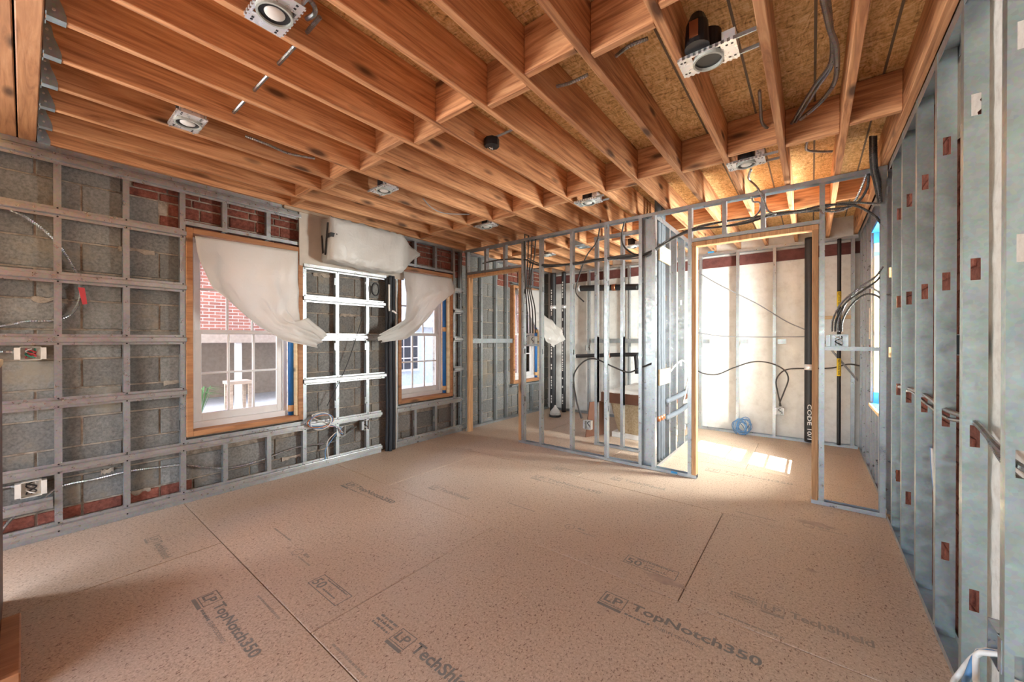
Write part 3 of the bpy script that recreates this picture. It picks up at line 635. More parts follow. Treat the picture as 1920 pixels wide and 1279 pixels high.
# refrigerant lines below it
RL = ['black foam sleeved refrigerant pipe touching the hat channel ends', 'thickest black refrigerant pipe between two other black pipes', 'black refrigerant pipe right beside the white drain pipe', 'slim black refrigerant pipe standing in front of the other black pipes']
for i, (y, r, zt) in enumerate(((2.6, .022, 2.02), (2.64, .024, 2.04), (2.682, .02, 2.04), (2.62, .019, 2.03))):
    x = XL+.012+(.035 if i == 3 else 0)
    tag(MB().tube([(x, y, .002), (x+.004, y+.005, .5), (x, y, 1.1), (x+.006, y-.004, 1.6), (x, y, zt)], r, 12, 0, .05).build('refrigerant_pipe', M_RUBBER, None, True), RL[i], 'pipe', 'refrigerant pipes below the air conditioner')
tag(MB().tube([(XL+.01, 2.722, .002), (XL+.01, 2.722, 2.0)], .011, 10).build('drain_pipe', M_PVC, None, True), 'white plastic drain pipe beside the black refrigerant pipes', 'pipe')
tag(MB().tube([(XL+.055, 2.6, 1.93), (XL+.055, 2.6, 1.66), (XL+.055, 2.615, 1.63), (XL+.05, 2.66, 1.625), (XL+.05, 2.7, 1.6)], .012, 10, 0, .03).build('drain_elbow', M_PVC, None, True), 'short white drain elbow in front of the refrigerant pipes', 'pipe')
tag(MB().tube([(XL+.03, 2.44+.045*math.cos(a*.7), 1.86+.07*math.sin(a*.7)) for a in range(14)], .009, 8, 0, .02).build('control_cable_coil', M_BLACK, None, True), 'small black coiled cable beside the refrigerant pipes', 'cable')
cable('support_rod', [(XL+.014, 2.34, 1.7), (XL+.016, 2.12, 1.05), (XL+.014, 1.9, .62)], .004, M_BLACK, 'thin black wire slanting across the furring bay between the windows', rib=0)
# ================================================================ PLASTIC SHEETS
def lerp_path(P, t):
    k = t*(len(P)-1); i = min(int(k), len(P)-2); f = k-i; return P[i]*(1-f) + P[i+1]*f
def sheet(name, A, B, label, ns=34, nt_=44, amp=.042, ph=0):
    A = [U(u, v, 0, x) for u, v, x in A]; B = [U(u, v, 0, x) for u, v, x in B]; vs = []
    for j in range(nt_+1):
        t = j/nt_; a, b = lerp_path(A, t), lerp_path(B, t)
        for i in range(ns+1):
            s = i/ns; q = a*(1-s)+b*s; env = min(1, t*1.6+.06)
            w = amp*env*(.6*math.sin(9*s+4*t+ph)+.35*math.sin(23*s-6*t+ph)+.3*math.sin(5*t*6+s*11)+.22*math.sin(41*s+13*t+ph))
            roll = .065*math.exp(-(s/.13)**2)*min(1, t*3)
            vs.append((q.x+.02+abs(w)*.6+w*.4+roll, q.y+.3*w, q.z+.2*w))
    n = ns+1; fs = [(j*n+i, j*n+i+1, (j+1)*n+i+1, (j+1)*n+i) for j in range(nt_) for i in range(ns)]
    o = MB().add(vs, fs).build(name, M_FILM, None, True); sm = o.modifiers.new('thickness', 'SOLIDIFY'); sm.thickness = .0012
    return tag(o, label, 'plastic sheet', 'plastic sheets over the windows')
sheet('plastic_sheet', [(364, 443, XL+.03), (366, 470, XL+.03), (372, 500, XL+.04), (392, 540, XL+.05), (425, 572, XL+.06), (475, 614, XL+.07), (520, 638, XL+.08), (556, 646, XL+.09), (588, 651, XL+.1)],
      [(557, 472, XL+.01), (557, 500, XL+.01), (557, 530, XL+.01), (558, 560, XL+.02), (559, 585, XL+.03), (562, 600, XL+.05), (576, 596, XL+.08), (596, 612, XL+.1), (612, 628, XL+.12)],
      'large white plastic sheet swept to one side over the brick topped window')
sheet('plastic_sheet', [(754, 509, XL+.03), (754, 540, XL+.03), (754, 570, XL+.04), (752, 598, XL+.06), (730, 612, XL+.09), (703, 627, XL+.11)],
      [(845, 522, XL+.02), (852, 548, XL+.04), (822, 570, XL+.06), (793, 604, XL+.08), (755, 637, XL+.1), (711, 643, XL+.12)],
      'white plastic sheet pulled across toward the refrigerant pipes from its window', ph=2)
sheet('plastic_sheet', [(968, 541, XL+.03), (975, 570, XL+.06), (992, 605, XL+.15), (1014, 640, XL+.35), (1030, 651, XL+.48)],
      [(1018, 545, XL+.04), (1014, 590, XL+.1), (1030, 600, XL+.28), (1050, 618, XL+.45), (1058, 637, XL+.5)],
      'white plastic sheet hanging off the bathroom window behind the partition', ph=4)
# ================================================================ ELECTRICAL BOXES
def ebox(x0, x1, y0, y1, z0, z1, face, label, mat=None, putty=False, wires=('w', 'k', 'g')):
    """open steel box; face = axis index and sign of its open side"""
    e = empty('outlet_box', ((x0+x1)/2, (y0+y1)/2, z0), label, 'electrical box', 'open electrical boxes'); ax, sg = face; t = .003; lo = [x0, y0, z0]; hi = [x1, y1, z1]; m = MB()
    for a in range(3):
        for s_ in (0, 1):
            if a == ax and (s_ == 1) == (sg > 0): continue
            L, G = lo[:], hi[:]
            if s_: L[a] = hi[a]-t
            else: G[a] = lo[a]+t
            m.box(L[0], G[0], L[1], G[1], L[2], G[2])
    m.build('box_shell', mat or (M_BOXP if putty else M_BOX), e)
    ctr = [(lo[i]+hi[i])/2 for i in range(3)]; hv = 1 if ax == 0 else 0
    L, G = lo[:], hi[:]; L[hv] -= .022; G[hv] = lo[hv]; MB().box(L[0], G[0], L[1]+(.0 if hv == 1 else .01), G[1], L[2]+.006, G[2]-.006).build('bracket', mat or (M_BOXP if putty else M_GALV), e)
    if putty: L, G = lo[:], hi[:]; L[hv] = hi[hv]; G[hv] = hi[hv]+.02; MB().box(L[0], G[0], L[1], G[1], L[2]+.006, G[2]-.006).build('bracket', M_BOXP, e)
    sz = hi[2]-lo[2]
    for k, w in enumerate(wires):
        pts = []
        for j in range(6):
            q = ctr[:]; q[2] = lo[2]+sz*(.15+.14*j); q[hv] += (.022*math.sin(j*1.3+k*2.1)); q[ax] += sg*(-.006+.012*math.sin(j*1.1+k)); pts.append(q)
        MB().tube(pts, .004, 6, 0, .01).build('wire', {'w': M_WWIRE, 'k': M_BLACK, 'g': M_GREEN, 'r': M_REDT, 'b': M_BLUEW}[w], e, True)
    return e
ebox(XL-.03, XL+.02, -.018, .068, 1.165, 1.25, (0, 1), 'pale putty coated box with red and green wires below a hat channel', putty=True, wires=('r', 'g', 'r', 'w'))
ebox(XL-.03, XL+.02, -.018, .068, .30, .40, (0, 1), 'pale putty coated box with black and white wires near the floor', putty=True, wires=('k', 'w', 'k'))
b1 = U(672, 795, 0, XL); 
ebox(XL-.03, XL+.02, 2.02, 2.09, .28, .385, (0, 1), 'steel box with looped blue and white wires between the two windows', wires=('w', 'b'))
ebox(XL-.03, XL+.02, 2.30, 2.37, .295, .40, (0, 1), 'steel box on the furring stud closest to the refrigerant pipes', wires=('k', 'w'))
c = U(997, 636, 1, YP+.02); ebox(c.x-.06, c.x+.06, YP+.006, YP+.056, 1.238, 1.338, (1, -1), 'steel switch box on the short bar by the narrow doorway', wires=('k', 'w'))
c = U(1097, 796, 1, YP+.02); ebox(c.x+.0, c.x+.075, YP+.004, YP+.056, c.z-.05, c.z+.05, (1, -1), 'steel outlet box low on a partition stud in front of the cardboard', wires=('k', 'w'))
c = U(1573, 635, 1, YP+.02); ebox(c.x-.055, c.x+.055, YP+.006, YP+.056, 1.238, 1.335, (1, -1), 'steel switch box fed by arching cables beside the wide doorway', mat=M_TRACK, wires=('w', 'k', 'w'))
c = U(1463, 770, 1, 6.05); ebox(c.x-.04, c.x+.04, 6.03, 6.08, c.z-.06, c.z+.04, (1, -1), 'outlet box on the white far wall under a looped cable', wires=('k', 'w'))
c = U(1104, 652, 1, 6.05); ebox(c.x-.04, c.x+.04, 6.03, 6.08, c.z-.05, c.z+.05, (1, -1), 'steel box on the far bathroom wall between black pipes', wires=('k',))
# right wall boxes / brackets
ebox(XR+.005, XR+.055, 2.135, 2.2, 1.235, 1.315, (0, -1), 'small dark box between two tall right wall studs', mat=M_BLACK, wires=())
c = U(1862, 1250, 0, XR); ebox(XR-.002, XR+.055, 1.745, 1.83, .33, .44, (0, -1), 'steel box with white and blue wires at the foot of a tall stud', mat=M_TRACK, wires=('w', 'b'))
# ================================================================ CABLES
IX = XL-.026
cable('armoured_cable', [(IX, -.35, 2.19)]+px([(20, 394), (60, 415), (100, 447), (128, 485), (146, 520), (151, 556), (132, 590), (95, 601), (50, 602), (10, 610)], 0, IX)+[Vector((IX, -.3, 1.33))], .0085, M_MC, 'armoured cable curling down the block wall with a red tape flag')
p = U(151, 545, 0, IX+.01); tag(MB().add([p+Vector((.012, -.012, .02)), p+Vector((.012, .018, .02)), p+Vector((.014, .03, -.09)), p+Vector((.014, .008, -.095))]+[p+Vector((.010, -.012, .02)), p+Vector((.010, .018, .02)), p+Vector((.0125, .03, -.09)), p+Vector((.0125, .008, -.095))], [(0, 1, 2, 3), (7, 6, 5, 4), (0, 4, 5, 1), (1, 5, 6, 2), (2, 6, 7, 3), (3, 7, 4, 0)]).build('flagging_tape', M_REDT), 'red flagging tape tied on the armoured cable', 'tape')
cable('armoured_cable', [Vector((IX, -.3, 1.21))]+px([(5, 660), (33, 662)], 0, IX), .0085, M_MC, 'armoured cable entering the upper putty coated box')
cable('armoured_cable', [Vector((IX, -.3, .355))]+px([(5, 915), (33, 914)], 0, IX), .0085, M_MC, 'armoured cable entering the lower putty coated box')
cable('armoured_cable', [Vector((IX, -.1, .10))]+px([(30, 965), (75, 940), (115, 912), (180, 898), (240, 884), (300, 876), (345, 872), (420, 878), (480, 866), (560, 838), (625, 828), (668, 800)], 0, IX), .0085, M_MC, 'long armoured cable drooping low along the block wall under the window')
for k, (mt, nm) in enumerate(((M_WWIRE, 'white'), (M_BLUEW, 'blue'), (M_BRONZE, 'copper red'))):
    c = U(602, 790, 0, XL+.05); pts = [c+Vector((.01*math.sin(a), (.1+.018*k)*math.cos(a*.8+k), (.085-.012*k)*math.sin(a*.8+k))) for a in range(12)]
    cable('loose_wire_loop', pts+px([(632, 800), (640, 812)], 0, XL+.04), .0045, mt, nm+' wire looped over the hat channel between the windows', rib=0)
for k, (mt, nm) in enumerate(((M_BLUEW, 'blue'), (M_WWIRE, 'white'))): cable('hanging_wire', px([(640+3*k, 800), (622-6*k, 825), (610+4*k, 845), (612+5*k, 868)], 0, XL+.012), .004, mt, nm+' wire hanging down from the looped wires to the floor track', rib=0)
# partition bundle
PY = YP+.03
BUN = [[(905, 494), (940, 487), (985, 487), (1010, 497), (1065, 495), (1120, 486), (1200, 478), (1240, 460), (1290, 432), (1345, 426), (1400, 418), (1450, 402), (1500, 395), (1545, 385), (1600, 385), (1640, 405), (1658, 430)],
       [(990, 484), (1015, 495), (1070, 497), (1130, 488), (1205, 482), (1250, 455), (1295, 434), (1370, 422), (1420, 410), (1480, 400), (1540, 390), (1590, 380), (1656, 383)],
       [(992, 492), (1030, 500), (1090, 493), (1150, 486), (1205, 477), (1255, 452), (1300, 430), (1360, 415), (1430, 406), (1500, 398), (1550, 393), (1600, 385), (1625, 355), (1628, 322)],
       [(1000, 505), (1040, 499), (1100, 490), (1160, 480), (1210, 474), (1262, 445), (1320, 422), (1400, 410), (1450, 400), (1520, 394), (1570, 396), (1600, 380), (1620, 340), (1625, 318)]]
BL = ['lowest', 'second', 'third', 'upper']
for i, b in enumerate(BUN):
    P = px(b, 1, PY-.02+.018*i); cable('armoured_cable', P, .0085, M_MC if i % 2 else M_MCD, 'armoured cable running through the partition studs high above both doorways', group='cables bundled along the top of the partition')
for i in range(4):
    u = 986+5*i; cable('drop_cable', px([(984+7*i, 436), (984+6*i, 480), (985+3*i, 530), (988+5*i, 580), (989+5*i, 625)], 1, PY-.015+.012*i), .008, M_MCD, 'dark cable dropping from the ceiling into the switch box by the narrow doorway', group='drop cables at the narrow doorway')
cable('armoured_cable', px([(1090, 785), (1080, 745), (1076, 705), (1092, 680), (1115, 673), (1150, 688), (1178, 698), (1200, 690), (1225, 680)], 1, PY), .008, M_MCD, 'dark cable arching from the low outlet box across the partition studs')
cable('armoured_cable', px([(1093, 785), (1078, 740), (1074, 640), (1073, 560), (1070, 505)], 1, PY+.02), .008, M_MC, 'armoured cable rising up a partition stud from the low outlet box')
cable('armoured_cable', px([(1172, 412), (1166, 440), (1170, 462), (1190, 477), (1215, 478)], 1, PY+.01), .0085, M_MCD, 'dark cable curving down from the top track by the corner post')
cable('armoured_cable', px([(1127, 400), (1124, 430), (1118, 455), (1100, 480), (1085, 520), (1080, 548), (1095, 566)], 1, PY+.25), .008, M_MCD, 'thin dark cable hanging loose inside the bathroom beyond the partition')
ARC = [[(1560, 622), (1562, 598), (1578, 568), (1610, 540), (1640, 520), (1656, 500)], [(1566, 622), (1568, 600), (1586, 568), (1616, 546), (1642, 528), (1656, 512)],
       [(1572, 622), (1574, 596), (1590, 562), (1615, 541), (1636, 541), (1656, 554)], [(1578, 622), (1580, 600), (1596, 572), (1620, 553), (1640, 553), (1656, 563)]]
for i, a_ in enumerate(ARC): cable('armoured_cable', px(a_, 1, PY-.025+.014*i), .007, (M_MC, M_MCD)[i % 2], 'armoured cable from the switch box by the wide doorway, '+('climbing to the wall post' if i < 2 else 'arching over to the wall post'), group='cables arching from the switch box')
cable('lamp_cable', [U(1408, 318, 2, H-.02)]+px([(1404, 335), (1420, 352), (1432, 375), (1440, 395), (1455, 402)], 1, YP-.02), .008, M_MC, 'grey cable looping from the lamp down to the partition cable bundle')
cable('lamp_cable', px([(1421, 357), (1410, 365), (1412, 378), (1424, 380), (1424, 395), (1408, 412), (1390, 420)], 1, PY), .0075, M_MC, 'grey cable making a small loop under the partition top track')
# far wall cables
FY = 6.045
cable('grey_cable', px([(1300, 505), (1345, 532), (1420, 570), (1475, 603), (1520, 622)], 1, FY), .007, M_GREYC, 'grey cable slanting down the white far wall', rib=0)
cable('grey_cable', px([(1300, 622), (1350, 630), (1430, 632), (1520, 631)], 1, FY), .006, M_GREYC, 'thin grey cable running level across the white far wall', rib=0)
cable('grey_cable', px([(1300, 690), (1318, 700), (1345, 702), (1375, 690), (1410, 679), (1440, 680), (1468, 692), (1478, 710), (1470, 735), (1462, 755), (1462, 762)], 1, FY), .0085, M_MCD, 'dark cable waving along the white far wall into the outlet box', rib=0)
cable('grey_cable', px([(1464, 762), (1458, 735), (1455, 715), (1463, 700), (1480, 692), (1520, 691), (1560, 690), (1590, 683), (1612, 686)], 1, FY-.012), .0085, M_MCD, 'dark cable looping up from the outlet box toward the gas pipe', rib=0)
for k in range(2): cable('grey_cable', px([(1542, 634+3*k), (1570, 668+3*k), (1608, 712+3*k)], 1, FY-.02), .006, M_GREYC, 'thin grey cable crossing behind the gas pipe', rib=0, group='thin cables behind the gas pipe')
c = U(1391, 802, 1, 6.03); m = MB()
for k in range(11):
    ox, oz, rx, rz, tl = random.uniform(-.04, .04), random.uniform(-.05, .05), random.uniform(.045, .085), random.uniform(.08, .13), random.uniform(-.5, .7)
    pts = [(rx*math.cos(a*.6), rz*math.sin(a*.6)) for a in range(12)]
    m.tube([c+Vector((ox+x_*math.cos(tl)-z_*math.sin(tl), -.006*k, oz+x_*math.sin(tl)+z_*math.cos(tl))) for x_, z_ in pts], .0045, 6, 0, .03)
coil = tag(m.build('coiled_wire', M_BLUEW, None, True), 'hanging coil of blue and white wire at the foot of the white far wall', 'wire coil')
cable('wire_tail', [c+Vector((.02, -.02, -.1)), c+Vector((.12, -.06, -.125)), c+Vector((.3, -.08, -.12))], .005, M_WWIRE, 'white wire end trailing on the floor from the hanging coil', rib=0)
# ceiling cables on the right
cable('armoured_cable', [U(1535, -40, 2, H+.12), U(1555, 50, 2, H+.1), U(1568, 90, 2, H+.1), U(1566, 150, 2, H+.13), U(1540, 190, 2, H+.13), Vector((-.06, 3.03, H+.13))], .011, M_MC, 'thick armoured cable under the strand board beside a joist')
for k in range(2): cable('armoured_cable', [U(1545+3*k, -40, 2, H+.12), U(1559, 60, 2, H+.115), U(1560-4*k, 120, 2, H+.12), U(1532-8*k, 165, 2, H+.14), Vector((-.085-.02*k, 3.03, H+.12))], .0085, M_MC, 'slim armoured cable under the strand board entering the blocking hole', group='slim cables entering the blocking')
cable('armoured_cable', [U(1424, 170, 2, H+.17), U(1426, 200, 2, H+.15), U(1430, 232, 2, H+.12), Vector((-.2, 3.06, H+.11))], .0085, M_MC, 'short armoured cable dipping into blocking beside the dark empty lamp')
cable('armoured_cable', [U(1515, 262, 2, H+.1), U(1512, 280, 2, H+.09), U(1530, 284, 2, H+.09), U(1560, 284, 2, H+.09)], .008, M_MC, 'armoured cable bend hanging just past the second blocking row')
cable('armoured_cable', [U(1155, 105, 2, H+.12), U(1182, 85, 2, H+.1), U(1215, 72, 2, H+.1)], .0085, M_MC, 'armoured cable crossing a joist bay beside the first blocking row')
cable('armoured_cable', [U(1040, 163, 2, H+.1), U(1070, 155, 2, H+.1), U(1102, 140, 2, H+.1)], .0085, M_MC, 'armoured cable passing a joist bay behind the first blocking row')
cable('armoured_cable', [U(460, 255, 2, H+.06), U(500, 270, 2, H+.045), U(540, 287, 2, H+.045), U(590, 297, 2, H+.06)], .0085, M_MC, 'dark drooping armoured cable between joists above the brick topped window')
cable('ceiling_wire', [U(793, 372, 2, H+.04), U(810, 390, 2, H+.01), U(835, 400, 2, H), U(880, 402, 2, H+.03)], .005, M_GREYC, 'thin grey wire drooping between joists above the second window', rib=0)
cable('armoured_cable', [U(545, -30, 2, H+.05), U(585, 5, 2, H+.03), U(590, 25, 2, H+.04), U(575, 35, 2, H+.08)], .009, M_MC, 'armoured cable curling beside the lamp next to the doubled beam')
for k in range(8):
    u = 1632+3.4*(k % 4); y = 3.72+.05*(k//4)
    a = U(u, 255, 1, y); b = U(u+1, 310, 1, y+.02); d = U(1648+2*(k % 3), 380, 1, y+.05)
    cable('riser_cable', [a, b, (a+b)/2*0 + Vector((b.x+.02, b.y+.02, b.z-.12)), Vector((min(d.x, .41), d.y, d.z))], .008, (M_MCD, M_MC, M_MCD, M_BLACK)[k % 4], 'dark cable in the vertical bundle dropping from the ceiling at the right wall corner', group='cable bundle at the right wall corner')
# right wall runs
rw = [(1690, 737), (1716, 748), (1752, 762), (1790, 775), (1830, 832), (1872, 846), (1905, 868)]
P = [Vector((XR+.03, y, z)) for y, z in ((3.6, .98), (3.3, 1.0), (2.9, 1.01), (2.5, .99), (2.12, 1.0), (1.9, .96), (1.72, .94), (1.4, .96))]
cable('armoured_cable', P, .009, M_MC, 'armoured cable threaded through the tall right wall studs at waist height')
cable('armoured_cable', [p_+Vector((.012, 0, -.035+.02*math.sin(i*2))) for i, p_ in enumerate(P)], .007, M_MC, 'second thinner cable threaded below the first through right wall studs')
for i, (mt, nm, dy, dz) in enumerate(((M_WWIRE, 'white', 0, .0), (M_BLUEW, 'blue', .05, -.03), (M_WWIRE, 'short white', .09, -.05))):
    cable('loose_wire', [Vector((XR+.03, 1.78+dy*.2, .36)), Vector((XR-.02, 1.8+dy*.3, .34+dz*.3)), U(1800+15*i, 1262+5*i, 0, XR-.04), U(1785+22*i, 1300, 0, XR-.07), Vector((XR-.1, 1.65, .06))], .008, mt, nm+' wire spilling out of the box at the foot of a tall stud', rib=0)
for k, (mt, nm) in enumerate(((M_WWIRE, 'white'), (M_BLUEW, 'blue'))): cable('stud_wire', [(XR+.045, 2.80+.02*k, .75), (XR+.04, 2.72+.02*k, .6), (XR+.045, 2.62+.02*k, .45), (XR+.05, 2.52+.01*k, .4)], .006, mt, nm+' wire bowed between two tall studs against dark brick', rib=0)
# ================================================================ PIPES
def pipe(nm, pts, r, mat, label, cat='pipe', grp=None, bands=()):
    e = empty(nm, pts[0], label, cat, grp); MB().tube(pts, r, 16, 0, .06).build('pipe_run', mat, e, True)
    for (p0, p1, rr, mt, bn) in bands: MB().tube([p0, p1], rr, 16).build(bn, mt, e, True)
    return e
xg = U(1573, 700, 1, 6.0).x
gp = pipe('gas_pipe', [(xg, 6.01, .034), (xg, 6.01, 2.5)], .019, M_ABS, 'slim black gas pipe with yellow labels on the white far wall', bands=[((xg, 6.01, 1.69), (xg, 6.01, 1.87), .0205, M_YEL, 'yellow_label'), ((xg, 6.01, .86), (xg, 6.01, 1.07), .0205, M_YEL, 'yellow_label')])
def vtext(body, x, y, z0, z1, wd, mat, par, org):
    me = text_mesh(body, 1, .01); xs = [v.co.x for v in me.vertices]; ys = [v.co.y for v in me.vertices]; W_ = max(xs)-min(xs); H_ = max(ys)-min(ys)
    for v in me.vertices: a, b = (v.co.x-min(xs))/W_, (v.co.y-min(ys))/H_; v.co = Vector((x-wd/2+wd*b, y, z1+(z0-z1)*a))-org
    me.materials.clear(); me.materials.append(mat); o = bpy.data.objects.new('lettering', me); COL.objects.link(o); o.parent = par; o['kind'] = 'stuff'
for za, zb in ((1.70, 1.86), (.87, 1.06)): vtext('NATURAL GAS', xg, 6.01-.0215, za, zb, .02, M_BLACK, gp, ORG[gp.name])
xv = U(1518, 700, 1, 5.98).x
vp = pipe('vent_pipe', [(xv, 5.98, .034), (xv, 5.98, 2.55)], .052, M_ABS, 'thick black vent pipe with white lettering by the far wall', bands=[((xv, 5.98, .92), (xv, 5.98, .99), .055, M_PAN, 'steel_coupling')])
vtext('CODE 10/1', xv, 5.98-.0535, .07, .5, .042, M_WWIRE, vp, ORG[vp.name])
for i, (u, y, r) in enumerate(((1037, 5.93, .055), (1057, 5.95, .04))):
    x = U(u, 640, 1, y).x
    q = pipe('soil_pipe', [(x, y, .003), (x, y, 2.5)], r, M_ABS, ('thick' if i == 0 else 'slimmer')+' black soil stack with white printing in the bathroom corner', bands=[((x, y, 1.85), (x, y, 1.91), r+.003, M_PAN, 'steel_coupling')])
    m = MB(); zz = .15
    while zz < 2.3:
        hgt = random.uniform(.012, .05); m.box(x-.01, x+.01, y-r-.0015, y-r-.0003, zz, zz+hgt); zz += hgt+random.choice((.012, .015, .02, .12))
    m.build('printed_line', M_WWIRE, q)['kind'] = 'stuff'
for i, (ua, ub, v, r) in enumerate(((1084, 1196, 541, .05), (1076, 1184, 668, .032))):
    a, b = U(ua, v, 1, 5.98), U(ub, v-3, 1, 5.98)
    pts = [a, b] if i == 0 else [a, b, b+Vector((.07, 0, -.03)), b+Vector((.09, 0, -.3))]
    pipe('branch_pipe', pts, r, M_ABS, 'thick black branch pipe running level high on the bathroom wall' if i == 0 else 'slim black branch pipe that turns down on the bathroom wall', bands=[(a, a+Vector((.05, 0, 0)), r+.006, M_PAN, 'steel_coupling'), (a+(b-a)*.6, a+(b-a)*.6+Vector((.06, 0, 0)), r+.006, M_BRONZE, 'joint_sleeve')])
for i, (y, r) in enumerate(((4.06, .03), (4.14, .034), (4.22, .03))):
    x = -1.262
    pipe('riser_pipe', [(x, y, .033), (x, y, .7), (x, y, .82), (x, y+.01, 1.0), (x, y, 1.3), (x, y, H+.2)], r, M_GREYRUB, ('grey foam sleeved riser pipe closest to the partition corner post', 'thick grey foam sleeved riser pipe between two slimmer risers', 'grey foam sleeved riser pipe nearest the level supply pipes')[i], grp='riser pipes in the chase', bands=[((x, y, .45), (x, y, .5), r+.004, M_BRONZE, 'joint_sleeve')])
for i, z in enumerate((.62, .44)): pipe('supply_pipe', [(-1.255, 4.28, z), (-1.2, 4.6, z+.03), (-1.2, 5.0, z+.05)], .028, M_GREYRUB, 'grey foam sleeved supply pipe running level along the chase wall', grp='level supply pipes along the chase')
cable('chase_cable', [Vector((-1.2, 4.3, .95)), Vector((-1.18, 4.45, 1.02)), Vector((-1.17, 4.7, 1.05)), Vector((-1.17, 4.95, .9)), Vector((-1.18, 4.75, .55))], .009, M_WWIRE, 'pale flexible tube looping around the chase studs', rib=0)
# ================================================================ BATHTUB
tb = empty('bathtub', (-1.78, 5.4, 0), 'unfinished fibreglass bathtub with brown protected rim and white top sheet', 'bathtub')
x0, x1, y0, y1 = -2.2, -1.37, 4.72, 6.0
def ringpts(i, z, n=36, x0=x0, x1=x1, y0=y0, y1=y1):
    cx, cy, a, b = (x0+x1)/2, (y0+y1)/2, (x1-x0)/2-i, (y1-y0)/2-i; out = []
    for k in range(n):
        th = 2*math.pi*k/n; f = lambda q: math.copysign(abs(q)**.45, q); out.append((cx+a*f(math.cos(th)), cy+b*f(math.sin(th)), z+random.uniform(-.006, .006)))
    return out
vs = []; L = [(.12, .06), (.10, .14), (.075, .25), (.05, .36), (.03, .45), (.02, .475)]
for i, z in L: vs += ringpts(i, z)
n = 36; fs = [(r*n+k, r*n+(k+1) % n, (r+1)*n+(k+1) % n, (r+1)*n+k) for r in range(len(L)-1) for k in range(n)]+[tuple(range(n)), tuple((len(L)-1)*n+k for k in range(n))]
MB().add(vs, fs).build('fibreglass_shell', M_FIBRE, tb, True)
MB().box(x0+.1, x1-.06, y0+.12, y1-.1, .002, .07).build('base_pad', M_PARGE, tb)
for a in ((x0, x1, y0, y0+.012), (x0, x0+.012, y0+.012, y1), (x1-.012, x1, y0+.012, y1)): MB().box(*a, .47, .60).build('protective_skirt', M_CARD, tb)
MB().box(x0+.014, x1-.014, y0+.014, y1, .585, .6).build('rim', M_WHITE, tb)
vs = [(x0-.005+(x1-x0+.01)*i/16, y0-.004+(y1-y0)*j/20, .603+.006*math.sin(i*1.3+j*.7)+random.uniform(0, .004)) for j in range(21) for i in range(17)]
MB().add(vs, [(j*17+i, j*17+i+1, (j+1)*17+i+1, (j+1)*17+i) for j in range(20) for i in range(16)]).build('top_sheet', M_FILM, tb, True)
a, b, c, d = Vector((-2.31, 4.62, .105)), Vector((-2.2, 4.84, .2)), Vector((-2.21, 4.9, .57)), Vector((-2.29, 4.70, .53))
a, b, c, d = Vector((-2.36, 4.58, .004)), Vector((-2.23, 4.9, .004)), Vector((-2.212, 4.86, .47)), Vector((-2.31, 4.6, .47))
q = Vector((.012, -.004, 0)); tag(MB().add([a, b, c, d, a+q, b+q, c+q, d+q], [(0, 1, 2, 3), (7, 6, 5, 4), (0, 4, 5, 1), (1, 5, 6, 2), (2, 6, 7, 3), (3, 7, 4, 0)]).build('cardboard_sheet', M_CARD), 'brown cardboard sheet leaning against the bathtub', 'cardboard')
# capped drain with a bag
fp = U(1041, 781, 2, 0); fl = empty('floor_drain', fp, 'capped floor drain wrapped in crumpled white plastic in the bathroom', 'drain')
MB().tube([fp, fp+Vector((0, 0, .035))], .1, 20).build('flange', M_ABS, fl)
m = MB(); vs = []; n = 18
for r, z in ((.095, .036), (.09, .07), (.065, .11), (.03, .15), (.012, .19)): vs += [(fp.x+r*random.uniform(.85, 1.1)*math.cos(2*math.pi*k/n), fp.y+r*random.uniform(.85, 1.1)*math.sin(2*math.pi*k/n), z) for k in range(n)]
m.add(vs, [(r*n+k, r*n+(k+1) % n, (r+1)*n+(k+1) % n, (r+1)*n+k) for r in range(4) for k in range(n)]+[tuple(4*n+k for k in range(n))]).build('plastic_bag', M_FILM, fl)
dp = U(1093, 463, 2, H); ex = empty('exhaust_fan_housing', dp, 'galvanized fan housing set between joists over the bathroom', 'fan housing')
MB().box(dp.x-.1, dp.x+.1, dp.y-.12, dp.y+.12, H+.005, H+.15).build('housing', M_HANG, ex); MB().ring((dp.x, dp.y, H-.002), .07, .05, .008).build('inlet_ring', M_TRACK, ex)
tag(piece('paper_tag', .437, .441, 5.0, 5.09, 1.30, 1.6, M_BOARD, None), 'pale cardboard tag hanging on the side room stud near the sunlit window', 'tag')
# knee wall at the stair opening by the camera
kw = empty('knee_wall', (-2.7, -.1, 0), 'low dark brown stair guard panel under the doubled beam', 'guard wall')
piece('panel', -3.14, -2.25, -.12, -.068, 0.001, 1.17, M_BROWNP, kw); piece('cap', -3.15, -2.25, -.13, -.064, 1.17, 1.2, M_PALE, kw); piece('base_board', -2.75, -2.25, -.067, -.012, .001, .09, M_FRAMEH, kw)
# ================================================================ OUTSIDE
gd = tag(MB().box(-30, -4.27, -20, 40, -.5, -.3).build('ground_outside', M_PAVE), 'pale paved yard outside the windows', 'ground', kind='structure')
nb = empty('neighbour_house', (-11, 4, -.3), 'red brick neighbouring house with a dark porch seen through the first window', 'building')
MB().box(-11.5, -11, -3, 6.3, 1.35, 7).build('brick_facade', M_NBRICK, nb); MB().box(-11.5, -11, -3, 1.2, -.3, 1.35).build('brick_facade', M_NBRICK, nb)
MB().box(-11.1, -10.85, 1.2, 6.3, 1.22, 1.42).build('porch_beam', M_TAN, nb); MB().box(-13.2, -13, 1, 6.5, -.3, 1.5).build('porch_rear_wall', M_TAN, nb)
MB().box(-13.2, -11, 1.2, 6.3, 1.4, 1.5).build('porch_ceiling', M_TAN, nb)
for y in (3.15, 5.2): MB().box(-11.05, -10.93, y, y+.12, -.3, 1.22).build('porch_column', M_WHITE, nb)
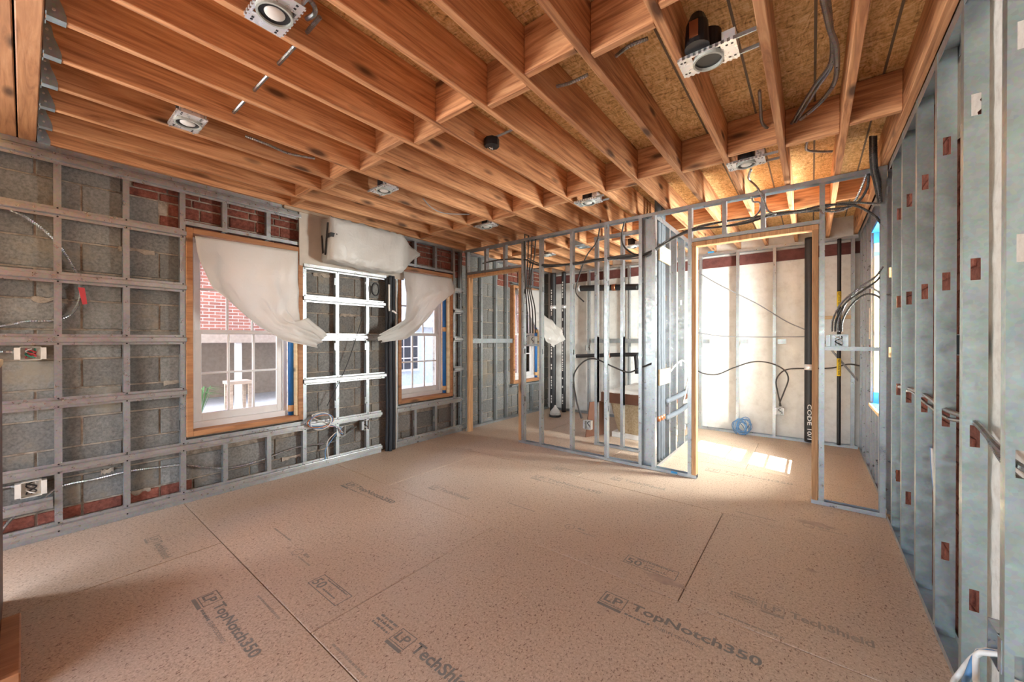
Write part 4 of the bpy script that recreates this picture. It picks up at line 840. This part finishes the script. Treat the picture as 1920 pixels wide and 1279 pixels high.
def ext_window(par, x, y0, y1, z0, z1, cols, rws):
    f = MB().box(x, x+.06, y0, y1, z0, z1).build('window', M_WHITE, par)
    for i in range(cols):
        for j in range(rws): a, b = (y1-y0-.1)/cols, (z1-z0-.1)/rws; MB().box(x+.055, x+.068, y0+.07+a*i, y0+.03+a*(i+1), z0+.07+b*j, z0+.03+b*(j+1)).build('pane', M_DKPANE, f)
ext_window(nb, -11.0, 1.55, 2.45, 2.6, 4.2, 2, 2); ext_window(nb, -11.0, 4.4, 5.3, 2.6, 4.2, 2, 2)
sd = empty('siding_house', (-11, 9, -.3), 'pale blue sided house with small paned window seen through the second window', 'building')
MB().box(-11.6, -11.1, 6.35, 9.6, -.3, 6).build('siding_facade', M_SIDING, sd); MB().box(-11.6, -11.0, 9.6, 24, -.3, 6).build('brick_wing', M_NBRICK, sd)
ext_window(sd, -11.1, 7.7, 8.7, .2, 1.5, 3, 3); MB().box(-11.1, -11.0, 6.35, 9.6, 1.75, 1.95).build('trim_board', M_WHITE, sd)
ext_window(sd, -11.0, 11.5, 12.6, .6, 2.2, 2, 2)
SQ = U(446, 715, 0, -9.0).y
st = empty('garden_stool', (-9, SQ, -.3), 'weathered wooden garden stool on the paving outside', 'stool')
MB().box(-9.2, -8.8, SQ-.2, SQ+.2, .42, .48).build('seat', M_GREYW, st)
for sx in (-9.18, -8.87):
    for sy in (SQ-.18, SQ+.13): MB().box(sx, sx+.05, sy, sy+.05, -.3, .42).build('leg', M_GREYW, st)
PQ = U(374, 730, 0, -9.6).y
pl = empty('palm_shrub', (-9.6, PQ, -.3), 'small spiky green shrub outside the first window', 'plant'); 
for k in range(22):
    a = 2*math.pi*k/22+random.uniform(-.1, .1); L = random.uniform(.25, .42); up = random.uniform(.7, 1.2); o0 = Vector((-9.6, PQ, -.28)); d = Vector((math.cos(a), math.sin(a), 0)); s_ = Vector((-d.y, d.x, 0))*.016
    p1 = o0+d*L*.45+Vector((0, 0, up*.55)); p2 = o0+d*L+Vector((0, 0, up*.5)); th = Vector((0, 0, .004))
    MB().add([o0-s_*.4, o0+s_*.4, p1+s_, p1-s_, p2, o0-s_*.4+th, o0+s_*.4+th, p1+s_+th, p1-s_+th, p2+th], [(0, 1, 2, 3), (3, 2, 4), (8, 7, 6, 5), (9, 7, 8), (0, 5, 6, 1), (1, 6, 7, 2), (2, 7, 9, 4), (4, 9, 8, 3), (3, 8, 5, 0)]).build('leaf', M_LEAF, pl)
# blue tape marks
def tape(c, sx, sy, sz, label): tag(MB().box(c.x-sx, c.x+sx, c.y-sy, c.y+sy, c.z-sz, c.z+sz).build('blue_tape', plain('blue_tape_%d' % len(MATS), (.05, .35, .7), .6)), label, 'tape', 'scraps of blue tape')
tape(U(1264, 886, 1, YP-.001), .03, .0008, .009, 'blue tape scrap on the partition floor track'); tape(U(1333, 473, 1, 6.058), .04, .0012, .012, 'blue tape scrap on the far wall top track')
tape(U(1646, 476, 1, 4.9445), .025, .001, .02, 'blue tape scrap on the pale wood window recess')
